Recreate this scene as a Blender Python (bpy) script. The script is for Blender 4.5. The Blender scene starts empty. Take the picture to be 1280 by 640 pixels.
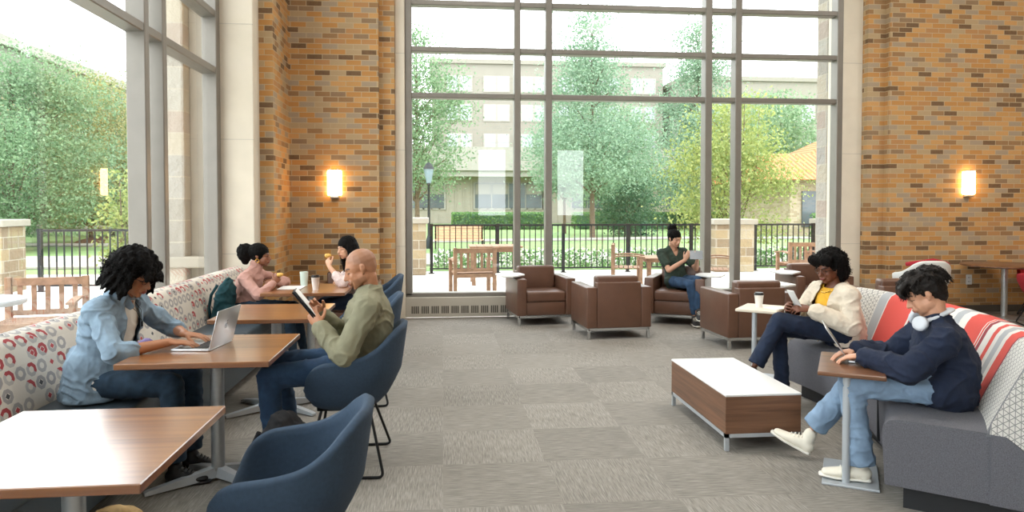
import bpy, bmesh, math, random
import numpy as np
from mathutils import Vector as V, Matrix, noise
random.seed(7); np.random.seed(7)
SC = bpy.context.scene
COL = SC.collection
PI = math.pi

# ------------------------------------------------------------------ colours / materials
FILL_W, SKY, SUN, EXPO = 90, 5.3, 0, 0.1
def lin(h):
    h = h.lstrip('#'); o = []
    for i in (0, 2, 4):
        c = int(h[i:i+2], 16)/255
        o.append(c/12.92 if c <= .04045 else ((c+.055)/1.055)**2.4)
    return (o[0], o[1], o[2], 1.0)

class E:
    """socket wrapper, builds math nodes by operators"""
    def __init__(s, nt, sock): s.nt, s.s = nt, sock
    def _m(s, op, a=None, b=None, c=None):
        n = s.nt.nodes.new('ShaderNodeMath'); n.operation = op
        for i, x in enumerate((s, a, b)):
            if x is None: continue
            if isinstance(x, E): s.nt.links.new(x.s, n.inputs[i])
            else: n.inputs[i].default_value = x
        return E(s.nt, n.outputs[0])
    def __add__(s, o): return s._m('ADD', o)
    __radd__ = __add__
    def __sub__(s, o): return s._m('SUBTRACT', o)
    def __mul__(s, o): return s._m('MULTIPLY', o)
    __rmul__ = __mul__
    def __truediv__(s, o): return s._m('DIVIDE', o)
    def floor(s): return s._m('FLOOR')
    def fract(s): return s._m('FRACT')
    def abs(s): return s._m('ABSOLUTE')
    def max(s, o): return s._m('MAXIMUM', o)
    def min(s, o): return s._m('MINIMUM', o)
    def gt(s, o): return s._m('GREATER_THAN', o)
    def lt(s, o): return s._m('LESS_THAN', o)
    def mod(s, o): return s._m('FLOORED_MODULO', o)
    def sin(s): return s._m('SINE')
    def inv(s): return (s*-1.0)+1.0

class M:
    def __init__(s, name, rough=.5, metal=0, col='#808080', spec=None):
        m = bpy.data.materials.new(name); m.use_nodes = True
        s.m, s.nt = m, m.node_tree
        s.b = s.nt.nodes['Principled BSDF']
        s.set('Base Color', lin(col) if isinstance(col, str) else col)
        s.set('Roughness', rough); s.set('Metallic', metal)
        if spec is not None: s.set('Specular IOR Level', spec)
    def set(s, k, v):
        if isinstance(v, E): s.nt.links.new(v.s, s.b.inputs[k])
        elif isinstance(v, bpy.types.NodeSocket): s.nt.links.new(v, s.b.inputs[k])
        else: s.b.inputs[k].default_value = v
    def node(s, t, **k):
        n = s.nt.nodes.new(t)
        for a, b in k.items(): setattr(n, a, b)
        return n
    def coord(s, kind='Object'): return s.node('ShaderNodeTexCoord').outputs[kind]
    def geo(s): return s.node('ShaderNodeNewGeometry').outputs['Position']
    def xyz(s, sock):
        n = s.node('ShaderNodeSeparateXYZ'); s.nt.links.new(sock, n.inputs[0])
        return [E(s.nt, o) for o in n.outputs]
    def comb(s, x=0., y=0., z=0.):
        n = s.node('ShaderNodeCombineXYZ')
        for i, a in enumerate((x, y, z)):
            if isinstance(a, E): s.nt.links.new(a.s, n.inputs[i])
            else: n.inputs[i].default_value = a
        return n.outputs[0]
    def mapv(s, sock, scale=(1, 1, 1)):
        n = s.node('ShaderNodeMapping'); n.inputs['Scale'].default_value = scale
        s.nt.links.new(sock, n.inputs[0]); return n.outputs[0]
    def noise(s, vec, scale=5., detail=2., rough=.5, dist=0.):
        n = s.node('ShaderNodeTexNoise')
        s.nt.links.new(vec, n.inputs['Vector'])
        n.inputs['Scale'].default_value = scale; n.inputs['Detail'].default_value = detail
        n.inputs['Roughness'].default_value = rough; n.inputs['Distortion'].default_value = dist
        return E(s.nt, n.outputs[0])
    def white(s, vec):
        n = s.node('ShaderNodeTexWhiteNoise', noise_dimensions='3D'); s.nt.links.new(vec, n.inputs['Vector'])
        return E(s.nt, n.outputs['Value'])
    def ramp(s, fac, stops, const=False):
        n = s.node('ShaderNodeValToRGB'); r = n.color_ramp
        r.interpolation = 'CONSTANT' if const else 'LINEAR'
        while len(r.elements) < len(stops): r.elements.new(.5)
        for e, (p, c) in zip(r.elements, stops):
            e.position = p; e.color = lin(c) if isinstance(c, str) else c
        s.nt.links.new(fac.s if isinstance(fac, E) else fac, n.inputs[0]); return n.outputs[0]
    def mix(s, fac, a, b, mode='MIX'):
        n = s.node('ShaderNodeMix', data_type='RGBA', blend_type=mode)
        for i, x in ((0, fac), (6, a), (7, b)):
            if isinstance(x, E): s.nt.links.new(x.s, n.inputs[i])
            elif isinstance(x, bpy.types.NodeSocket): s.nt.links.new(x, n.inputs[i])
            elif isinstance(x, str): n.inputs[i].default_value = lin(x)
            else: n.inputs[i].default_value = x
        return n.outputs[2]
    def bump(s, h, strength=.3, dist=.01):
        n = s.node('ShaderNodeBump'); n.inputs['Strength'].default_value = strength; n.inputs['Distance'].default_value = dist
        s.nt.links.new(h.s if isinstance(h, E) else h, n.inputs['Height'])
        s.nt.links.new(n.outputs[0], s.b.inputs['Normal'])

MAT = {}
def simple(name, col, rough=.5, metal=0, var=0., vs=20., bump=0., bs=200., spec=None):
    m = M(name, rough, metal, col, spec)
    co = m.coord()
    if var:
        n = m.noise(co, vs, 3.)
        c = lin(col)
        lo = tuple(x*(1-var) for x in c[:3])+(1,); hi = tuple(min(1, x*(1+var)) for x in c[:3])+(1,)
        m.set('Base Color', m.ramp(n, [(.3, lo), (.7, hi)]))
    if bump: m.bump(m.noise(co, bs, 2.), bump, .004)
    MAT[name] = m.m; return m.m

simple('leather_brown', '#614435', .36, 0, .10, 6, .25, 260)
simple('chrome', '#c9ccce', .22, 1)
simple('brushed_steel', '#b9bcbd', .38, .8, .05, 30)
simple('silver_paint', '#b9bfc4', .4, .35)
simple('black_metal', '#131517', .4, .4)
simple('white_laminate', '#e4e4e2', .28, 0, .02, 4)
simple('blue_fabric', '#2f4256', .85, 0, .10, 60, .5, 700)
simple('red_fabric', '#a3202c', .85, 0, .10, 60, .3, 500)
simple('slate_vinyl', '#3f4a52', .38, 0, .06, 8, .1, 300)
simple('grey_fabric', '#606066', .95, 0, .28, 260, .5, 500)
simple('base_black', '#1c1e21', .7)
simple('plastic_white', '#dcdcd8', .4)
simple('plastic_black', '#17181a', .35)
simple('aluminium', '#c4c6c8', .32, .75)
simple('keys_black', '#1b1c1f', .5)
simple('logo_grey', '#8f949a', .25, .6)
simple('screen_dark', '#22262c', .12)
simple('denim_shirt', '#869cae', .9, 0, .22, 14, .35, 500)
simple('white_cotton', '#e2ddd2', .9, 0, .04, 10, .2, 400)
simple('jeans_dark', '#213648', .9, 0, .25, 20, .35, 600)
simple('jeans_blue', '#294360', .9, 0, .25, 16, .35, 600)
simple('jeans_light', '#8098b1', .9, 0, .18, 12, .35, 600)
simple('jeans_ink', '#15233a', .9, 0, .2, 20, .3, 600)
simple('olive_cotton', '#838068', .92, 0, .09, 14, .3, 500)
simple('navy_knit', '#192339', .95, 0, .1, 30, .5, 400)
simple('cream_knit', '#d3c7b4', .95, 0, .06, 40, .6, 200)
simple('mustard_cotton', '#e0a92e', .85, 0, .08, 12, .2, 400)
simple('pink_knit', '#b78c80', .92, 0, .07, 20, .4, 300)
simple('dark_green_cotton', '#2c3a30', .9, 0, .1, 20)
simple('pale_blouse', '#dcc9c4', .9, 0, .12, 70)
simple('navy_cloth', '#1d2c42', .9, 0, .1, 20)
simple('hair_black', '#090706', .8, 0, .3, 60, .8, 160, .15)
simple('hair_brown', '#17110d', .65, 0, .4, 50, .5, 200, .3)
simple('shoe_white', '#e8e2d2', .7, 0, .04, 20)
simple('shoe_black', '#1a1a1c', .5)
simple('shoe_tan', '#c3a27e', .6)
simple('shoe_brown', '#5a3426', .45)
simple('rubber_white', '#e9e6dc', .6)
simple('canvas_black', '#15161a', .85, 0, .2, 40)
simple('canvas_teal', '#113f46', .85, 0, .2, 30)
simple('canvas_purple', '#6f628f', .85, 0, .1, 30)
simple('tan_cloth', '#b79a6c', .9, 0, .2, 20)
simple('cup_white', '#ece9e4', .5)
simple('cup_mint', '#cfe0d6', .45)
simple('paper', '#ececea', .7)
simple('pastry', '#e0b35c', .7, 0, .2, 60)
simple('orange_flesh', '#f09a35', .5)
simple('stone_smooth', '#d9cfbd', .8, 0, .05, 3, .12, 120)
simple('stone_outside', '#a39d90', .85, 0, .06, 3, .12, 60)
simple('plaster', '#d8d3c8', .9)
simple('ceiling_white', '#dedcd6', .9)
simple('frame_grey', '#827d75', .42, .25, .04, 6)
simple('heater_beige', '#b9b2a4', .5, .1)
simple('heater_dark', '#57524a', .7)
simple('glasses_frame', '#15120f', .3)
simple('gold', '#d3a64a', .25, 1)
simple('headphone_grey', '#c9cdd3', .45)
simple('mulch', '#5a3c2b', 1, 0, .3, 10)
simple('concrete_pale', '#a19d94', .9, 0, .05, 3)
simple('building_pale', '#8d887d', .9, 0, .03, 1)
simple('building_panel', '#a39c8e', .9, 0, .05, 2)
simple('window_dark', '#5c6468', .15, 0, .25, .6)
simple('window_pale', '#a3a9ae', .3)
simple('bark', '#6a5a4a', .95, 0, .25, 20)
simple('lamp_post_dark', '#24292b', .5, .3)
simple('lantern_glass', '#7f9199', .2)
simple('fence_black', '#16191b', .5, .2)
simple('teak', '#94745c', .8, 0, .22, 12)
simple('bench_wood', '#c79a7c', .8, 0, .1, 12)
simple('patio_table_top', '#c9ccd0', .35, 0, .03, 4)
simple('flower_white', '#e9e4dc', .8)

def glass_mat(name, tint=(.97, .99, .98, 1), refl=.5):
    m = M(name); nt = m.nt; nt.nodes.remove(m.b)
    t = nt.nodes.new('ShaderNodeBsdfTransparent'); t.inputs[0].default_value = tint
    g = nt.nodes.new('ShaderNodeBsdfGlossy'); g.inputs['Roughness'].default_value = .0
    ge = nt.nodes.new('ShaderNodeNewGeometry'); dt = nt.nodes.new('ShaderNodeVectorMath'); dt.operation = 'DOT_PRODUCT'
    nt.links.new(ge.outputs['Incoming'], dt.inputs[0]); nt.links.new(ge.outputs['Normal'], dt.inputs[1])
    c = E(nt, dt.outputs['Value']).abs().inv().max(0.)
    fr = (c*c*c*c*c)*.86+.10     # Schlick reflectance of a double pane
    mx = nt.nodes.new('ShaderNodeMixShader')
    nt.links.new(fr.s, mx.inputs[0]); nt.links.new(t.outputs[0], mx.inputs[1]); nt.links.new(g.outputs[0], mx.inputs[2])
    nt.links.new(mx.outputs[0], nt.nodes['Material Output'].inputs[0]); MAT[name] = m.m
glass_mat('glass')

def emit(name, col, st):
    m = M(name, .4, 0, col); m.set('Emission Color', lin(col)); m.set('Emission Strength', st); MAT[name] = m.m
emit('sconce_shade', '#ffc983', 16.)
emit('fill_lamp', '#fff4e6', 2.)

def wood(name, a, b, rough=.35, axis=0, coat=0.):
    m = M(name, rough); co = m.coord()
    sc = [30, 30, 30]; sc[axis] = 1.6
    if axis == 2: sc = [1.6, 1.6, 45]
    n = m.noise(m.mapv(co, sc), 1., 6., .6, .4)
    sc2 = [7, 7, 7]; sc2[axis] = .5
    if axis == 2: sc2 = [.8, .8, 12]
    n2 = m.noise(m.mapv(co, sc2), 1., 3., .5, 1.2)
    m.set('Base Color', m.ramp(n*.5+n2*.5, [(.34, a), (.66, b)]))
    m.set('Coat Weight', coat); m.set('Coat Roughness', .2)
    if coat > .5: m.set('Coat IOR', 1.85)
    MAT[name] = m.m
wood('table_wood', '#77492a', '#a5703f', .3, 0, .9)
wood('walnut', '#553a2a', '#8a6247', .4, 2, .1)
wood('dark_walnut', '#4a3122', '#84593c', .3, 0, .3)
wood('table_edge', '#6d4328', '#8f5d3b', .4, 0)

# brick: coordinate along the wall is x+y so that returns and faces both carry courses
m = M('brick', .85); P = m.xyz(m.geo())
vec = m.comb(P[0]+P[1], P[2], 0.)
bt = m.node('ShaderNodeTexBrick'); m.nt.links.new(vec, bt.inputs['Vector'])
bt.offset = .5; bt.offset_frequency = 2; bt.squash = 1
for k, v in (('Color1', (0, 0, 0, 1)), ('Color2', (1, 1, 1, 1)), ('Mortar', (.5, .5, .5, 1)), ('Scale', 1.), ('Mortar Size', .0045), ('Mortar Smooth', .1), ('Bias', 0.), ('Brick Width', .2), ('Row Height', .0687)):
    bt.inputs[k].default_value = v
pal = m.ramp(bt.outputs['Color'], [(0, '#644c37'), (.07, '#93704c'), (.17, '#bd8749'), (.36, '#c59458'), (.48, '#b39c79'), (.62, '#cb9a60'), (.74, '#a39480'), (.86, '#b58453'), (.96, '#8a7259')], True)
n = m.noise(m.geo(), 30., 4.)
c = m.mix(n*.35, pal, '#ad8a5c', 'MIX')
c = m.mix(E(m.nt, bt.outputs['Fac']), c, '#bba685')
m.set('Base Color', c); m.bump(E(m.nt, bt.outputs['Fac']).inv()+n*.3, .35, .006); MAT['brick'] = m.m

# carpet tiles .61 m, alternate streak direction
m = M('carpet', .97); P = m.xyz(m.geo())
tx, ty = P[0]/.61, (P[1]-.48)/.61
par = (tx.floor()+ty.floor()).mod(2.).gt(.5)
rnd = m.white(m.comb(tx.floor(), ty.floor(), 0.))
nh = m.noise(m.comb(P[0]*9., P[1]*150., 0.), 1., 3., .6)
nv = m.noise(m.comb(P[0]*150., P[1]*9., 3.), 1., 3., .6)
nn = nh*par+nv*par.inv()
big = m.noise(m.geo(), 1.3, 2.)
fac = (nn-.5)*.75+.5+(rnd-.5)*.07+(big-.5)*.12+par*-.03
m.set('Base Color', m.ramp(fac, [(.25, '#5c5852'), (.5, '#87827a'), (.75, '#aba59c')]))
m.bump(nn, .4, .004); MAT['carpet'] = m.m

# rough ashlar stone (outside)
def ashlar(name, w, h, cols):
    m = M(name, .9); P = m.xyz(m.geo())
    bt = m.node('ShaderNodeTexBrick'); m.nt.links.new(m.comb(P[0]+P[1], P[2], 0.), bt.inputs['Vector']); bt.offset = .37
    for k, v in (('Color1', (0, 0, 0, 1)), ('Color2', (1, 1, 1, 1)), ('Scale', 1.), ('Mortar Size', .008), ('Brick Width', w), ('Row Height', h)):
        bt.inputs[k].default_value = v
    c = m.ramp(bt.outputs['Color'], [(i/len(cols), c) for i, c in enumerate(cols)], True)
    n = m.noise(m.geo(), 9., 5., .6)
    c = m.mix(n*.4, c, '#9c9588'); c = m.mix(E(m.nt, bt.outputs['Fac']), c, '#b0a99b')
    m.set('Base Color', c); m.bump(n, .8, .04); MAT[name] = m.m
ashlar('stone_rough', .62, .27, ['#a8a49b', '#96928a', '#b0a796', '#a3958a', '#9e9b95'])
ashlar('stone_pier', .42, .2, ['#a8946f', '#978260', '#b5a88c', '#8b785e'])
ashlar('brick_tan', .3, .1, ['#b7a384', '#c4b193', '#a99473'])

# paving, lawn
m = M('paving', .9); P = m.xyz(m.geo())
j = ((P[0]/.9).fract().lt(.012)).max((P[1]/.9).fract().lt(.012))
m.set('Base Color', m.mix(j*.7, m.ramp(m.noise(m.geo(), 3., 4.), [(.3, '#cfcbc3'), (.7, '#dedbd4')]), '#8d8880')); MAT['paving'] = m.m
m = M('lawn', 1.)
m.set('Base Color', m.ramp(m.noise(m.geo(), 1.2, 6., .7), [(.3, '#647f4b'), (.7, '#869e64')])); MAT['lawn'] = m.m
# clay tiles
m = M('clay_tiles', .8); P = m.xyz(m.geo())
w = ((P[0]*22.).sin()*.5+.5)
m.set('Base Color', m.mix(w, '#a3582e', '#c27c4a')); m.bump(w, .6, .05); MAT['clay_tiles'] = m.m
# foliage
def leaf(name, a, b):
    m = M(name, .6); oi = m.node('ShaderNodeNewGeometry').outputs['Random Per Island']
    c = m.ramp(E(m.nt, oi), [(0, a), (1, b)]); m.set('Base Color', c)
    tr = m.node('ShaderNodeBsdfTranslucent'); m.nt.links.new(c, tr.inputs[0])
    mx = m.node('ShaderNodeMixShader'); mx.inputs[0].default_value = .4
    m.nt.links.new(m.b.outputs[0], mx.inputs[1]); m.nt.links.new(tr.outputs[0], mx.inputs[2])
    m.nt.links.new(mx.outputs[0], m.nt.nodes['Material Output'].inputs[0]); MAT[name] = m.m
leaf('leaf_green', '#64845f', '#93ad86')
leaf('leaf_soft', '#6f8f74', '#9bb398')
leaf('leaf_yellow', '#7c9150', '#adb36c')
leaf('leaf_autumn', '#7b8f5c', '#b3a870')
leaf('leaf_dark', '#3f6148', '#668768')
leaf('leaf_hedge', '#4f7a45', '#82a566')

# banquette print: octagon links, hooks and little squares; UV in metres
def banquette_mat():
    m = M('banquette_print', .8); U = m.xyz(m.coord('UV'))
    c = .098
    row = (U[1]/c).floor(); us = U[0]/c+row.mod(2.)*.5
    fu = us.fract()-.5; fv = (U[1]/c).fract()-.5
    cell = m.comb(us.floor(), row, 1.); r = m.white(cell); r2 = m.white(m.comb(us.floor(), row, 5.)); r3 = m.white(m.comb(us.floor(), row, 9.))
    d = (fu.abs().max(fv.abs())).max((fu.abs()+fv.abs())*.72)
    ring = d.gt(.20)*d.lt(.44)
    sq = (fu.abs()+fv.abs()).lt(.20)
    half = (fu+fv).gt(r2*.5-.2)
    base = m.mix(r2*.6, '#d9d2c6', '#cbc3b6')
    g = m.mix(r, '#8b898c', '#b3aea8')
    col = m.mix(ring*r.gt(.22), base, g)
    col = m.mix(ring*r.gt(.64)*half, col, '#a3222d')
    col = m.mix(sq*r3.gt(.62), col, m.mix(r3.gt(.82), '#b02c38', '#2c333b'))
    n = m.noise(m.coord('UV'), 500., 1.)
    col = m.mix(n*.25, col, '#8f8a82')
    m.set('Base Color', col); m.bump(n, .3, .003); MAT['banquette_print'] = m.m
banquette_mat()

# sofa back: stripes along the arc; UV x = arc metres from the far end, y = height
def sofa_mat():
    m = M('sofa_stripes', .85); U = m.xyz(m.coord('UV'))
    L = 2.95
    W, G, R, D, T, Z = '#d9d6d0', '#a9acb0', '#cf4a3f', '#8f2f38', '#d6d3cc', '#77787c'
    seg = [(0, T), (.36, G), (.47, W), (.48, R), (.80, W), (.82, D), (.89, Z), (.94, W), (.965, R), (1.28, W), (1.36, G), (1.46, W), (1.56, R), (1.80, W), (1.815, R), (1.835, W), (1.85, D), (1.90, W), (1.99, R), (2.04, W), (2.10, G), (2.18, W), (2.24, R), (2.37, D), (2.39, T), (2.90, Z)]
    # two ramps (32 stops limit)
    u = U[0]/L
    col = m.ramp(u, [(a/L, c) for a, c in seg], True)
    # triangle print inside the T bands
    p, q = U[0]/.034, U[1]/.034
    l1 = p.fract().lt(.14); l2 = (q+p*.5).fract().lt(.14); l3 = (q-p*.5).fract().lt(.14)
    lines = l1.max(l2).max(l3)
    inT = (U[0].lt(.36)).max(U[0].gt(2.39)*U[0].lt(2.90))
    col = m.mix(lines*inT*.75, col, '#5c5e62')
    zz = ((U[1]*60.).fract()-.5).abs()*.04
    zig = ((U[0]*1.+zz)/.02).fract().lt(.5)*U[0].gt(.89)*U[0].lt(.94)
    col = m.mix(zig, col, '#2b2c30')
    n = m.noise(m.coord('UV'), 600., 1.)
    m.set('Base Color', m.mix(n*.12, col, '#55565a')); m.bump(n, .3, .003); MAT['sofa_stripes'] = m.m
sofa_mat()

def skin_mat(name):
    m = M(name, .48, 0, '#a87050'); a = m.node('ShaderNodeAttribute', attribute_name='Col')
    n = m.noise(m.coord(), 60., 3.)
    c = m.mix(n*.12, a.outputs['Color'], '#7a3f2c'); m.set('Base Color', c)
    MAT[name] = m.m
skin_mat('skin')

# ------------------------------------------------------------------ mesh helpers
def link(name, me, mat, parent=None, smooth=False):
    o = bpy.data.objects.new(name, me); COL.objects.link(o)
    if mat: me.materials.append(MAT[mat] if isinstance(mat, str) else mat)
    if parent: o.parent = parent
    if smooth: me.shade_smooth()
    return o
def tag(o, label=None, cat=None, group=None, kind=None):
    if label: o['label'] = label
    if cat: o['category'] = cat
    if group: o['group'] = group
    if kind: o['kind'] = kind
    return o
def empty(name, loc=(0, 0, 0), rz=0, label=None, cat=None, group=None):
    o = bpy.data.objects.new(name, None); COL.objects.link(o); o.location = loc; o.rotation_euler = (0, 0, rz)
    o.empty_display_size = .1
    return tag(o, label, cat, group)

class B:
    """collects shapes, builds one mesh"""
    def __init__(s): s.bm = bmesh.new()
    def box(s, x0, x1, y0, y1, z0, z1, bev=0., seg=2, mtx=None):
        r = bmesh.ops.create_cube(s.bm, size=1)
        vs = r['verts']
        for v in vs:
            v.co = V(((x0+x1)/2+v.co.x*(x1-x0), (y0+y1)/2+v.co.y*(y1-y0), (z0+z1)/2+v.co.z*(z1-z0)))
        if bev:
            es = list({e for v in vs for e in v.link_edges})
            rr = bmesh.ops.bevel(s.bm, geom=es, offset=bev, segments=seg, affect='EDGES', profile=.5)
            vs = list({v for f in rr['faces'] for v in f.verts} | {v for v in vs if v.is_valid})
        if mtx is not None:
            for v in vs: v.co = mtx @ v.co
        return s
    def prism(s, pts, z0, z1, bev=0.):
        vb = [s.bm.verts.new((x, y, z0)) for x, y in pts]; vt = [s.bm.verts.new((x, y, z1)) for x, y in pts]
        n = len(pts); s.bm.faces.new(vb[::-1]); s.bm.faces.new(vt)
        for i in range(n): s.bm.faces.new((vb[i], vb[(i+1) % n], vt[(i+1) % n], vt[i]))
        if bev:
            es = list({e for v in vb+vt for e in v.link_edges})
            bmesh.ops.bevel(s.bm, geom=es, offset=bev, segments=2, affect='EDGES', profile=.5)
        return s
    def rings(s, rings, closed=True, capa=True, capb=True):
        vr = [[s.bm.verts.new(p) for p in r] for r in rings]
        n = len(vr[0])
        for a, b in zip(vr, vr[1:]):
            for i in range(n if closed else n-1):
                s.bm.faces.new((a[i], a[(i+1) % n], b[(i+1) % n], b[i]))
        if closed and capa: s.bm.faces.new(vr[0][::-1])
        if closed and capb: s.bm.faces.new(vr[-1])
        return s
    def lathe(s, prof, c=(0, 0, 0), n=24):
        return s.rings([[V((c[0]+r*math.cos(2*PI*i/n), c[1]+r*math.sin(2*PI*i/n), c[2]+z)) for i in range(n)] for r, z in prof])
    def cyl(s, p0, p1, r, n=12, r1=None):
        return s.tube([p0, p1], r, n, r1)
    def tube(s, pts, r, n=8, r1=None):
        pts = [V(p) for p in pts]; rs = []
        prev = None
        for i, p in enumerate(pts):
            t = (pts[min(i+1, len(pts)-1)]-pts[max(i-1, 0)]).normalized()
            if prev is None:
                a = V((0, 0, 1)) if abs(t.z) < .9 else V((1, 0, 0)); u = t.cross(a).normalized()
            else: u = (prev-t*prev.dot(t)).normalized()
            prev = u; w = t.cross(u)
            rad = r if r1 is None else r+(r1-r)*i/(len(pts)-1)
            rs.append([p+(u*math.cos(2*PI*k/n)+w*math.sin(2*PI*k/n))*rad for k in range(n)])
        return s.rings(rs)
    def quad(s, a, b, c, d): s.bm.faces.new([s.bm.verts.new(p) for p in (a, b, c, d)]); return s
    def build(s, name, mat, parent=None, smooth=False, off=None, mods=None):
        bmesh.ops.recalc_face_normals(s.bm, faces=s.bm.faces)
        if off is not None:
            for v in s.bm.verts: v.co -= V(off)
        me = bpy.data.meshes.new(name); s.bm.to_mesh(me); s.bm.free()
        o = link(name, me, mat, parent)
        if smooth:
            me.shade_smooth()
            if smooth != 'full':
                for p in me.polygons: pass
                md = None
                try: me.set_sharp_from_angle(angle=math.radians(40))
                except Exception: pass
        return o
def rnd_path(pts, r, n=5):
    """round the corners of a polyline"""
    pts = [V(p) for p in pts]; out = [pts[0]]
    for i in range(1, len(pts)-1):
        a, b, c = pts[i-1], pts[i], pts[i+1]
        p0 = b+(a-b).normalized()*min(r, (a-b).length/2); p1 = b+(c-b).normalized()*min(r, (c-b).length/2)
        for k in range(n+1):
            t = k/n; out.append(p0*(1-t)**2+b*2*t*(1-t)+p1*t*t)
    out.append(pts[-1]); return out
def copy_tree(o, parent=None):
    c = o.copy(); COL.objects.link(c)
    if parent:
        c.parent = parent
    for ch in list(KIDS.get(o.name, [])): copy_tree(ch, c)
    return c
KIDS = {}
def index_kids(o):
    KIDS[o.name] = list(o.children)
    for c in o.children: index_kids(c)
def dup(o, loc, rz, label, group=None, scale=None):
    if o.name not in KIDS: index_kids(o)
    c = copy_tree(o); c.location = loc; c.rotation_euler = (0, 0, rz); c['label'] = label
    if group: c['group'] = group
    if scale: c.scale = scale
    return c
# ------------------------------------------------------------------ organic shapes (closed pieces fused by a voxel remesh)
def lerp(a, b, t): return a+(b-a)*t
class Blob:
    def __init__(s): s.v = []; s.f = []
    def _rings(s, rs):
        b = len(s.v); n = len(rs[0])
        for r in rs: s.v += [tuple(p) for p in r]
        for i in range(len(rs)-1):
            for k in range(n):
                a = b+i*n+k; c = b+i*n+(k+1) % n
                s.f.append((a, c, c+n, a+n))
        s.f.append(tuple(b+k for k in range(n))[::-1]); s.f.append(tuple(b+(len(rs)-1)*n+k for k in range(n)))
        return s
    def ell(s, c, r, ax=None, n=14):
        c = V(c); X, Y_, Z_ = ax if ax else (V((1, 0, 0)), V((0, 1, 0)), V((0, 0, 1)))
        if isinstance(r, (int, float)): r = (r, r, r)
        rs = []
        m = max(6, n//2+2)
        for i in range(m):
            th = -PI/2+PI*(i+.35)/(m-.3)
            rs.append([c+X*(r[0]*math.cos(th)*math.cos(2*PI*k/n))+Y_*(r[1]*math.cos(th)*math.sin(2*PI*k/n))+Z_*(r[2]*math.sin(th)) for k in range(n)])
        return s._rings(rs)
    def loft(s, cs, ab, side=None, n=16, dome=True):
        cs = [V(c) for c in cs]; ab = [(a, a) if isinstance(a, (int, float)) else a for a in ab]
        fr = []; prev = V(side) if side is not None else None
        for i, c in enumerate(cs):
            t = (cs[min(i+1, len(cs)-1)]-cs[max(i-1, 0)])
            t = t.normalized() if t.length > 1e-9 else V((0, 0, 1))
            if prev is None:
                a = V((0, 0, 1)) if abs(t.z) < .9 else V((1, 0, 0)); u = t.cross(a).normalized()
            else:
                u = prev-t*prev.dot(t)
                u = u.normalized()
            if side is None: prev = u
            fr.append((t, u, t.cross(u)))
        rs = []
        def ring(c, u, w, a, b): return [c+u*(a*math.cos(2*PI*k/n))+w*(b*math.sin(2*PI*k/n)) for k in range(n)]
        if dome:
            t, u, w = fr[0]; a, b = ab[0]; h = min(a, b)
            for q in (80, 55, 28): rs.append(ring(cs[0]-t*h*math.sin(math.radians(q)), u, w, a*math.cos(math.radians(q)), b*math.cos(math.radians(q))))
        for c, (t, u, w), (a, b) in zip(cs, fr, ab): rs.append(ring(c, u, w, a, b))
        if dome:
            t, u, w = fr[-1]; a, b = ab[-1]; h = min(a, b)
            for q in (28, 55, 80): rs.append(ring(cs[-1]+t*h*math.sin(math.radians(q)), u, w, a*math.cos(math.radians(q)), b*math.cos(math.radians(q))))
        return s._rings(rs)
    def cap(s, p0, p1, r0, r1, n=12): return s.loft([p0, p1], [r0, r1], n=n)
    def build(s, name, mat, parent, off, voxel=.008, smooth=3, disp=None, cut=None, color=None, thick=0.):
        me = bpy.data.meshes.new('t'); me.from_pydata(s.v, [], s.f)
        bm = bmesh.new(); bm.from_mesh(me); bmesh.ops.recalc_face_normals(bm, faces=bm.faces); bm.to_mesh(me); bm.free()
        o = bpy.data.objects.new('t', me); COL.objects.link(o)
        r = o.modifiers.new('r', 'REMESH'); r.mode = 'VOXEL'; r.voxel_size = voxel; r.adaptivity = 0
        if smooth:
            sm = o.modifiers.new('s', 'SMOOTH'); sm.factor = .5; sm.iterations = smooth
        dg = bpy.context.evaluated_depsgraph_get()
        m2 = bpy.data.meshes.new_from_object(o.evaluated_get(dg)); m2.name = name
        bpy.data.objects.remove(o); bpy.data.meshes.remove(me)
        n = len(m2.vertices); co = np.empty(n*3, 'f'); m2.vertices.foreach_get('co', co); co = co.reshape(-1, 3)
        no = np.empty(n*3, 'f'); m2.vertices.foreach_get('normal', no); no = no.reshape(-1, 3)
        if color is not None:
            cols = np.ones((n, 4), 'f'); cols[:, :3] = color(co)
            at = m2.color_attributes.new('Col', 'FLOAT_COLOR', 'POINT'); at.data.foreach_set('color', cols.ravel())
        if disp is not None:
            d = np.array([disp(V(p)) for p in co], 'f'); co2 = co+no*d[:, None]
        else: co2 = co
        if cut is not None:
            keep = ~cut(co)
            m2.vertices.foreach_set('co', (co2-np.array(off, 'f')).ravel())
            bm = bmesh.new(); bm.from_mesh(m2); bm.verts.ensure_lookup_table()
            bmesh.ops.delete(bm, geom=[v for v, k in zip(bm.verts, keep) if not k], context='VERTS')
            for _ in range(14):
                bv = [v for v in bm.verts if v.is_boundary]
                new = []
                for v in bv:
                    nb = [e.other_vert(v).co for e in v.link_edges if e.is_boundary]
                    new.append(v.co*.5+(nb[0]+nb[1])*.25 if len(nb) == 2 else v.co.copy())
                for v, c in zip(bv, new): v.co = c
            bm.to_mesh(m2); bm.free()
        else: m2.vertices.foreach_set('co', (co2-np.array(off, 'f')).ravel())
        m2.update(); m2.materials.clear()
        ob = link(name, m2, mat, parent, True)
        if thick:
            so = ob.modifiers.new('th', 'SOLIDIFY'); so.thickness = thick; so.offset = -1
        return ob

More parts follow.
